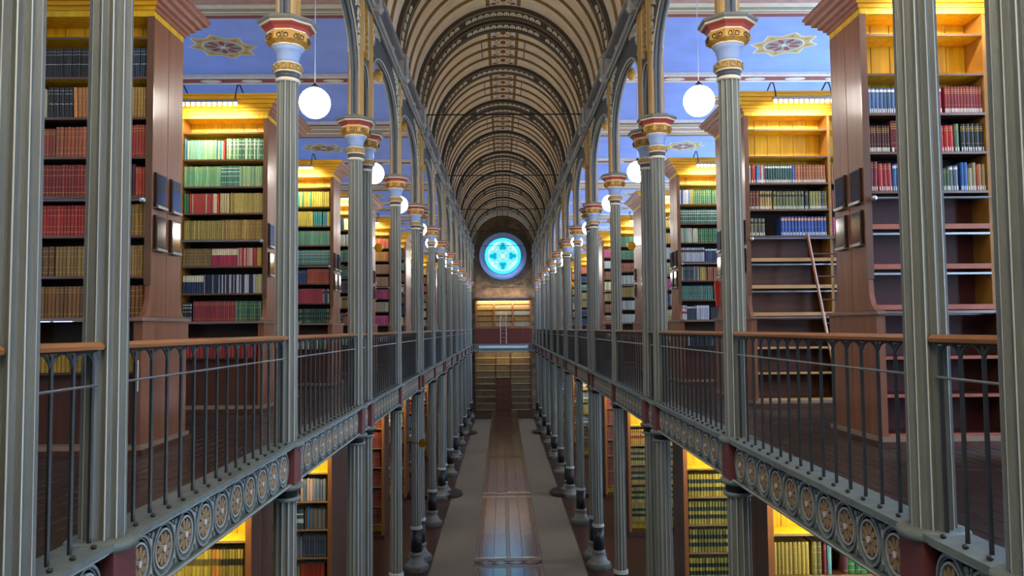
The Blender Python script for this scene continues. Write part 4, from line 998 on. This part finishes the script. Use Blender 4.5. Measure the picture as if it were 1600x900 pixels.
for s in (-1, 1):
    for idx, yc in enumerate(flat):
        style = {}
        if s > 0 and idx == 0: style = dict(low=(redlin, pinklip), rail=1.24)
        if s > 0 and idx == 1: style = dict(low=(brown_pine, pine_lip), rail=1.27)
        if s < 0 and idx == 1: style = dict(rail=1.29)
        if idx > 8: continue
        upper_case(s, yc, idx, style)
        yf = yc-.35
        bay1 = sorted((s*3.56, s*4.72)); bay2 = sorted((s*4.78, s*5.94))
        rr = ROWS.get((s, idx))
        if rr:
            if idx == 2: bay1v = sorted((s*3.56, s*4.22)); rest = sorted((s*4.22, s*4.72))
            elif idx == 4: bay1v = sorted((s*3.56, s*4.3)); rest = sorted((s*4.3, s*4.72))
            else: bay1v = bay1; rest = None
            for k, (h, gs) in enumerate(rr):
                row(s, bay1v[0], bay1v[1], yf+.02, H(h), gs, tagged=(s > 0 and idx < 2), spans=VIS[s] if idx == 0 else None,
                    where='row %s, nearest %s gallery bookcase' % (NUM[k+1], SIDE[s]))
                if rest: row(s, rest[0], rest[1], yf+.02, H(h), [gs[0 if s < 0 else -1]], indiv=False)
        else: generic_rows(s, bay1[0], bay1[1], yf, SH[1:], idx*31+s)
        if idx < 4: generic_rows(s, bay2[0], bay2[1], yf, SH[1:] if not (s > 0 and idx < 2) else SH[2:5], idx*57+s)
        # row in the lower stage
        if not style.get('low'):
            lows = {(-1, 0): grp(1, 'mustard', '#a8862c #9c7c28', (.034, .044), (.27, .29), 'g'), (-1, 1): grp(1, 'x', '#a82c24 #8c2420', (.04, .05), (.27, .29), 'lab'), (-1, 2): grp(1, 'x', '#2c5444 #3a6450 #b8b4a0', (.03, .045), (.25, .29), 'g2'), (1, 2): grp(1, 'x', '#2c3c50 #384858 #b0b4b8', (.03, .045), (.25, .29), 'wt')}
            row(s, bay1[0], bay1[1]-(.02 if s > 0 else 0), yc-.55+.05, H(-.38), [lows.get((s, idx), grp(1, 'x', random.choice(PAL), (.034, .044), (.26, .28), 'g'))], spans=VIS[s] if idx == 0 else None,
                where='below the ledge, nearest %s gallery bookcase' % SIDE[s], depth=.22)
        lab = '%s strip lamp over the front of the %s %s gallery bookcase'
        xa, xb = sorted((s*3.82, s*(4.72)))
        if not (s < 0 and idx == 0): strip_lamp(s, xa, xb, yf-.33, 3.24, 'row of bright bulbs over the front of the %s %s gallery bookcase' % (ORD[idx], SIDE[s]), 1, near=idx <= 3, watts=STRIP_W*(.25 if (s < 0 and idx == 0) else 1))
        if idx == 0:
            xa, xb = sorted((s*3.62, s*4.45))
            strip_lamp(s, xa, xb, yc+.35+.25, 3.10, 'bright strip lamp on a curved arm behind the nearest %s gallery bookcase' % SIDE[s], -1, near=True, watts=4, topz=3.42)

# lower storey bookcases
LOWY = [6.2, 10.6, 15.5, 22.3, 27.3, 31.5, 35.5, 39.6, 43.6, 47.6]
LSH = [-2.84, -3.40, -3.95, -4.50, -5.05, -5.55]
lrows = {
 (-1, 1): [(0, None), (1, [grp(1.4, 'yellow', '#c8ac38 #bca030', (.048, .06), (.44, .45), 'dk1'), grp(.25, 'amber', '#c88428', (.05, .06), (.44, .45), 'dk1'), grp(.75, 'yellow', '#b89c34 #ac9030', (.034, .044), (.44, .45), 'dk1d')])],
 (1, 1): [(0, None), (1, [grp(1.4, 'yellow', '#b09838 #a89030 #b8a040', (.05, .07), (.44, .46), 'g2'), grp(.42, 'olive', '#6c6428 #7c7430', (.06, .08), (.43, .45), 'g2'), grp(.15, 'crimson', '#8c2c30', (.04, .05), (.42, .43), 'g'), grp(.22, 'blue', '#6c9c98', (.04, .06), (.42, .43), 'n'), grp(.16, 'orange', '#c06020', (.05, .06), (.44, .45), 'n', -.05), grp(.16, 'scarlet', '#c03018', (.05, .06), (.46, .47), 'n', -.05), grp(.2, 'maroon', '#5c2c28', (.08, .1), (.44, .45), 'g'), grp(.9, 'green', '#347838 #3c8440', (.08, .09), (.42, .43), 'g2'), grp(.3, 'orange', '#b8683c', (.06, .08), (.42, .43), 'g')])],
 (-1, 2): [(0, None), (1, [grp(.55, 'pink', '#c89c84 #b8888c', (.06, .08), (.40, .46), 'n'), grp(1.6, 'grey', '#808890 #c8a48c #78828c #8c8c88', (.055, .075), (.41, .46), 'g')]), (2, [grp(.8, 'green', '#38584c #406050', (.06, .07), (.40, .41), 'bandw'), grp(.12, 'brown', '#8c5024', (.04, .05), (.42, .43), 'n'), grp(.16, 'blue', '#2c78a8', (.06, .08), (.44, .46), 'n'), grp(1.0, 'grey', '#6c6454 #746c5c', (.08, .1), (.40, .42), 'n')]), (3, [grp(.3, 'black', '#1c1c20', (.04, .05), (.36, .38), 'n'), grp(.4, 'grey', '#7c7c74 #6c6c68', (.05, .07), (.38, .44), 'n'), grp(1.4, 'slate', '#4c5460 #545c68', (.05, .06), (.42, .45), 'g')]), (4, [grp(.5, 'cream', '#b8a474', (.03, .06), (.38, .42), 'n'), grp(1.4, 'orange', '#d04c10 #c44410', (.07, .09), (.42, .43), 'n')]), (5, [grp(1, 'brown', '#6c4c2c', (.05, .07), (.36, .4), 'g')])],
 (1, 2): [(0, None)]+[(k, [grp(1, 'yellow', '#b8a030 #a89028 #c0a838', (.056, .066), (.44, .46), 'dk2')]) for k in (1, 2, 3, 4, 5)],
 (-1, 3): [(k, [grp(1, 'red', '#8c3024 #9c3c2c #943828', (.05, .06), (.44, .46), 'g2')]) for k in (0, 1, 2, 3, 4, 5)],
 (1, 3): [(0, None), (1, [grp(1, 'yellow', '#b89838', (.05, .06), (.44, .46), 'redb')])]+[(k, [grp(1, 'yellow', '#b8a858 #a89848', (.05, .06), (.44, .46), 'dk2')]) for k in (2, 3, 4, 5)],
 (1, 4): [(k, [grp(1, 'red', '#7c3024 #8c3828', (.05, .06), (.44, .46), 'g2')]) for k in (0, 1, 2, 3, 4, 5)],
}
LVIS = {(-1, 1): [(-4.35, -3.6)], (1, 1): [(3.6, 5.0)], (-1, 2): [(-4.3, -3.6)], (1, 2): [(3.6, 4.5)]}
for s in (-1, 1):
    for idx, yf in enumerate(LOWY):
        side = SIDE[s]; X0 = 3.54; BW = 1.6; bays = 1 if idx != 1 else 1; X1 = X0+BW; yb = yf+(1.9 if idx == 2 and s < 0 else .95)
        t = thing('ground_bookcase', '%s tall dark bookcase from the viewer on the %s ground floor, beneath the gallery' % (ORD[idx], side), 'bookcase', (0, 0, 0))
        def bx(q, xa, xb, y0, y1, h0, h1, mi=0): a, c = sorted((s*xa, s*xb)); q.box(a, c, y0, y1, H(h0), H(h1), mi)
        lit = pine
        for k, (y0, y1) in enumerate(((yf, (yf+yb)/2-.005), ((yf+yb)/2+.005, yb))):
            q = MB(); bx(q, X0-.03, X0+.04, y0, y1, -5.98, -1.75); q.build('end_board', mat('lower_end_wood', '#5c3420', .4, noise=.3, nscale=3, stretch=(5, 5, .4), coat=.2), t)
        q = MB(); bx(q, X0-.035, X0+.045, yf-.02, yf, -5.98, -1.75); q.build('corner_bead', mat('bead_wood', '#a0622c', .4), t)
        q = MB(); bx(q, X1-.04, X1, yf, yb, -5.98, -1.75); q.build('side_panel', wood_dark, t)
        n = 6; wv = (X1-X0-.09)/n
        for k in range(n):
            q = MB(); bx(q, X0+.045+k*wv+.004, X0+.045+(k+1)*wv-.004, yf+.40, yf+.42, -5.98, -1.8); q.build('back_board', pine, t)
        q = MB(); bx(q, X0+.04, X1-.04, yf+.42, yf+.44, -5.98, -1.75); q.build('back_sheet', wood_in, t)
        q = MB(); bx(q, X0-.04, X1, yf-.03, yb, -1.8, -1.7); q.build('top_board', wood_dark, t)
        for h in LSH:
            q = MB(); bx(q, X0+.04, X1-.04, yf+.012, yf+.40, h-.026, h, 0); bx(q, X0+.04, X1-.04, yf, yf+.012, h-.03, h, 1)
            q.build('shelf', [pine if h > -3 else wood_in, mat('lower_shelf_edge', '#a47c50', .4)], t)
        q = MB(); bx(q, X0-.05, X1, yf-.06, yb+.03, -5.985, -5.86); q.build('plinth', wood_dark, t)
        rr = lrows.get((s, idx)); bay = sorted((s*3.59, s*5.08))
        if s < 0 and idx == 2: bay = [-4.32, -3.6]
        if s > 0 and idx == 2: bay = [3.6, 4.5]
        if s < 0 and idx == 1: bay = [-4.7, -3.6]
        if rr:
            for k, gs in rr:
                if gs is None: continue
                row(s, bay[0], bay[1], yf+.03, H(LSH[k]), gs, spans=LVIS.get((s, idx)), depth=.32, where='row %s, %s %s ground floor bookcase' % (NUM[k], ORD[idx], side))
        else:
            st = random.getstate(); random.seed(idx*13+s)
            for k in range(0 if idx > 2 else 1, 6):
                row(s, bay[0], bay[1], yf+.03, H(LSH[k]), [grp(1, 'x', random.choice(['#8c3024 #9c3c2c', '#b09040 #a08030', '#b8a858 #a89848', '#5c6c5c #7c8c6c', '#24507c #2c5c88', '#6c4c2c #7c5c34']), (.05, .065), (.40, .46), random.choice(['g', 'g2', 'dk2', 'bandw']))], indiv=False, depth=.32)
            random.setstate(st)
        xa, xb = sorted((s*3.66, s*4.9))
        strip_lamp(s, xa, xb, yf-.38, -1.98, 'row of bulbs over the front of the %s %s ground floor bookcase' % (ORD[idx], side), 1, near=idx <= 2, topz=-1.74, watts=STRIP_W*1.5, low=True)

# ------------------------------------------------------------------ end of the hall
def bxx(q, xa, xb, y0, y1, h0, h1, mi=0): q.box(xa, xb, y0, y1, H(h0), H(h1), mi)
t = thing('end_bookcase', 'warmly lit wide bookcase high on the end wall below the round window', 'bookcase')
yf = ZEND-.55
q = MB(); bxx(q, -2.05, 2.05, yf, ZEND, 2.02, 2.12); bxx(q, -2.12, 2.12, yf-.08, ZEND, 2.12, 2.2); q.build('cornice', wood_dark, t)
pv = [-2.0, -.67, .67, 2.0]
for x in pv: 
    q = MB(); bxx(q, x-.05, x+.05, yf, ZEND-.1, .1, 2.02); q.build('stile', mat('warm_wood', '#a0602c', .4, noise=.2), t)
q = MB(); bxx(q, -2.0, 2.0, ZEND-.12, ZEND-.08, .1, 2.02); q.build('back_board', pine, t)
ESH = [.14, .55, .96, 1.37]
for h in ESH+[1.78]:
    q = MB(); bxx(q, -2.0, 2.0, yf+.02, ZEND-.12, h-.03, h); q.build('shelf', mat('warm_wood', '#a0602c', .4, noise=.2), t)
q = MB(); bxx(q, -2.06, 2.06, yf-.05, ZEND-.1, .08, .14); q.build('ledge', mat('warm_wood', '#a0602c', .4, noise=.2), t)
for bn in range(3):
    for k, h in enumerate(ESH):
        row(0, pv[bn]+.06, pv[bn+1]-.06, yf+.06, H(h), [grp(1, 'x', random.choice(['#b8a070 #c0a878', '#a88448 #b08c50', '#b0a890 #a8a088', '#b07c38 #a87030']), (.03, .045), (.28, .33), random.choice(['g2', 'dots', 'g']))], indiv=False)
lt = strip_lamp(1, -1.85, 1.85, yf-.2, 1.95, 'long warm strip lamp over the bookcase on the end wall', 1, near=False, watts=34, topz=2.2)
lu = bpy.data.lights.new('added_uplight_area', 'AREA'); lu.shape = 'RECTANGLE'; lu.size = 3.6; lu.size_y = .06; lu.energy = 45; lu.color = (1, .86, .66)  # uplight added to brighten the end wall stone
tc_ = thing('added_uplight', 'added unseen lamp bar on top of the bookcase below the round window', 'lamp', (0, ZEND-.5, H(2.205)))
q = MB(); q.box(-1.8, 1.8, -.03, .03, 0, .03); q.build('housing', white_m, tc_)
lo = bpy.data.objects.new('added_uplight_area', lu); C.objects.link(lo); lo.parent = tc_; lo.location = (0, 0, .04); lo.rotation_euler = Vector((0, .25, .97)).to_track_quat('-Z', 'Y').to_euler()
# panelled parapet, bridge, ladder
t = thing('gallery_parapet', 'dark red boarded parapet below the lit bookcase on the end wall', 'parapet')
q = MB(); bxx(q, -2.1, 2.1, ZEND-1.0, ZEND-.96, .0, .05); q.build('handrail', rail_wood, t)
for i in range(26):
    x = -2.08+i*.16
    if 10 <= i <= 15 and False: continue
    q = MB(); bxx(q, x+.004, x+.156, ZEND-.8, ZEND-.77, -1.1, -.02); q.build('board', wood_red, t)
q = MB(); bxx(q, -2.15, 2.15, ZEND-1.1, ZEND-.55, -1.62, -1.12); struct('trim_1', q, girder_m)
q = MB(); bxx(q, -2.2, 2.2, ZEND-1.15, ZEND-1.05, -1.66, -1.60); struct('trim_2', q, mat('pale_lip', '#9a9c84', .5))
q = MB(); q.prism([(-.07, -1.42), (.03, -1.44), (.05, -1.36), (.02, -1.26), (-.07, -1.25)], lambda u, v, d: (d, ZEND-1.15+u, H(v)), -1.78, 1.78)
tag(q.build('long_lamp_box', white_m), 'long white lamp box fixed along the edge of the end gallery', 'lamp')
t = thing('metal_ladder', 'slim pale metal ladder in front of the end wall parapet', 'ladder')
for x in (-.22, .2):
    q = MB(); q.tube([(x, ZEND-1.12, H(-1.1)), (x, ZEND-.7, H(1.2))], .018, 6); q.build('stile', mat('pale_metal', '#b8b0ac', .35, metal=.4), t)
for k in range(8):
    f = (k+.5)/8; q = MB(); q.tube([(-.22, ZEND-1.12+.42*f, H(-1.1+2.3*f)), (.2, ZEND-1.12+.42*f, H(-1.1+2.3*f))], .012, 6); q.build('rung', mat('pale_metal', '#b8b0ac', .35, metal=.4), t)
# lower end bookcase with a door
t = thing('end_ground_bookcase', 'wide bookcase with a dark wooden door covering the end wall at ground level', 'bookcase')
yf = ZEND-.45
for x in (-2.1, -.58, .50, 1.98): q = MB(); bxx(q, x-.04, x+.04, yf, ZEND, -5.98, -1.66); q.build('stile', wood_dark, t)
q = MB(); bxx(q, -2.1, 2.0, ZEND-.06, ZEND-.03, -5.98, -1.66); q.build('back_board', wood_in, t)
hs = [-1.66-.47*(k+1) for k in range(9)]
for k, h in enumerate(hs):
    for x0, x1 in ((-2.06, -.62), (-.54, .46), (.54, 1.94)):
        if x0 == -.54 and h < -3.6: continue
        q = MB(); bxx(q, x0, x1, yf+.01, ZEND-.06, h-.03, h, 0); bxx(q, x0, x1, yf, yf+.01, h-.05, h, 1); q.build('shelf', [wood_in, mat('pale_shelf_edge', '#a8987c', .4)], t)
        row(0, x0+.01, x1-.01, yf+.05, H(h), [grp(1, 'x', random.choice(['#6c5430 #745c34', '#7a6438 #806a3c', '#6a4a28 #5e4224']), (.04, .06), (.34, .4), 'g2')], indiv=False, depth=.25)
q = MB(); bxx(q, -.54, .46, yf+.02, yf+.07, -5.98, -3.62); d = q.build('door', mat('door_wood', '#4a2014', .4, noise=.3), t)
for k in range(4):
    for x in (-.47, -.02):
        q = MB(); bxx(q, x, x+.40, yf, yf+.02, -5.85+k*.56, -5.40+k*.56); q.build('door_panel', mat('door_panel_wood', '#5c2a1c', .4, noise=.3), d)
ld = bpy.data.lights.new('end_shelf_light', 'AREA'); ld.shape = 'RECTANGLE'; ld.size = 3.6; ld.size_y = .06; ld.energy = 26; ld.color = (1, .85, .45)
tl = thing('strip_lamp', 'long strip lamp under the end gallery edge over the ground bookcase', 'lamp', (0, ZEND-.95, H(-1.72)))
q = MB(); q.box(-1.8, 1.8, -.03, .03, 0, .04); q.build('housing', white_m, tl)
lo = bpy.data.objects.new('end_shelf_light', ld); C.objects.link(lo); lo.parent = tl; lo.location = (0, 0, -.03); lo.rotation_euler = Vector((0, .5, -.86)).to_track_quat('-Z', 'Y').to_euler()

# the rest of the books: past three hundred, one object
rest = REST.mesh('books', BOOK, attr=True); rest_o = obj('books', rest); rest_o['kind'] = 'stuff'
tag(rest_o, 'long rows of bound volumes in many colours filling the further bookcases', 'books')

# ------------------------------------------------------------------ pendant globes, brass lamps, ladder, red folder
gq = MB(); gq.lathe([(.004, -.195)]+[(.195*math.sin(PI*k/14), -.195*math.cos(PI*k/14)) for k in range(1, 14)]+[(.004, .195)], 28); gme = gq.mesh('globe', globe_m, True)
cq = MB(); cq.lathe([(.05, .185), (.045, .22), (.02, .24), (.01, .26)], 12); cme = cq.mesh('cap', bal, True)
wq = MB(); wq.tube([(0, 0, .25), (0, 0, HC-2.88)], .006, 5); wme = wq.mesh('cord', mat('pale_cord', '#c8c8d0', .5))
for s in (-1, 1):
    k = 0
    for n in range(6):
        for c0 in ((B1+S1)/2+PER*n, (S1+B1-GAP+PER)/2+PER*n):
            c_ = thing('pendant_globe', '%s glowing white globe lamp from the viewer hanging beside the %s arcade' % (ORD[k], SIDE[s]), 'lamp', (s*2.45, c0, H(2.88)), 'globe lamps along the %s gallery' % SIDE[s]); k += 1
            obj('globe', gme, c_); obj('cap', cme, c_); obj('cord', wme, c_)
def brass_lamp(x, y, h, lab, x_from, r=.1):
    t = thing('brass_lamp', lab, 'lamp', (x, y, H(h)))
    q = MB()
    q.tube([(0, -.03, 0), (0, -.02, 0), (0, .03, 0)], r, 16); q.build('disc', brass, t)
    q = MB(); q.tube([(0, -.045, 0), (0, -.03, 0)], r*.6, 12); q.build('boss', brass, t)
    q = MB(); q.tube([(0, .02, 0), (x_from-x, .02, 0)], .01, 6); q.build('bracket', brass, t)
for s in (-1, 1):
    brass_lamp(s*3.14, 19.0, 2.02, 'round brass disc lamp on the end of the fourth %s gallery bookcase' % SIDE[s], s*3.5, .105)
brass_lamp(3.14, 35.1, 2.02, 'small far round brass disc lamp on a right gallery bookcase end', 3.5)
brass_lamp(-2.08, 19.2, -2.82, 'round brass disc lamp held out by a rod beside a left ground floor column', -2.5, .105)
# wooden ladder against the second right case
t = thing('wooden_ladder', 'wooden library ladder leaning on the rail of the second right gallery bookcase', 'ladder')
yR = flat[1]-.35-.06
top = (4.37, yR, H(1.33)); foot = (4.47, yR-.75, H(-1.15))
def lerp(a, b_, f): return tuple(a[i]+(b_[i]-a[i])*f for i in range(3))
for dx in (0, .42):
    q = MB(); a_, c_ = (top[0]+dx, top[1], top[2]), (foot[0]+dx, foot[1], foot[2])
    q.tube([a_, lerp(a_, c_, .03), lerp(a_, c_, .06), lerp(a_, c_, .5), c_], .022, 8); q.build('stile', mat('ladder_wood', '#94531f', .35, noise=.2, coat=.3), t)
for k in range(7):
    f = .12+k*.135; a_ = lerp(top, foot, f); q = MB(); q.tube([a_, (a_[0]+.42, a_[1], a_[2])], .013, 6); q.build('rung', mat('ladder_rung', '#5c3a24', .4), t)
q = MB(); q.prism([(0, 0), (.115, 0), (.115, .40), (.085, .42), (.03, .42), (0, .40)], lambda u, v, d: (u, d, v), 0, .07); o = q.build('red_folder', mat('red_card', '#d01818', .35)); o.location = (3.47, flat[1]+.35+GAP+.005, H(.33)); o.rotation_euler = (0, -.06, 0)
tag(o, 'tall red folder hung on the far edge of the second right gallery bookcase', 'folder')

q = MB(); q.box(-.014, .014, -.002, .002, 0, .29); o = q.build('paper_label', mat('white_paper', '#e6e8ec', .6)); o.location = (-3.515, flat[0]-.553, H(-.56))
tag(o, 'narrow white paper strip on the front edge of the nearest left gallery bookcase base', 'label')
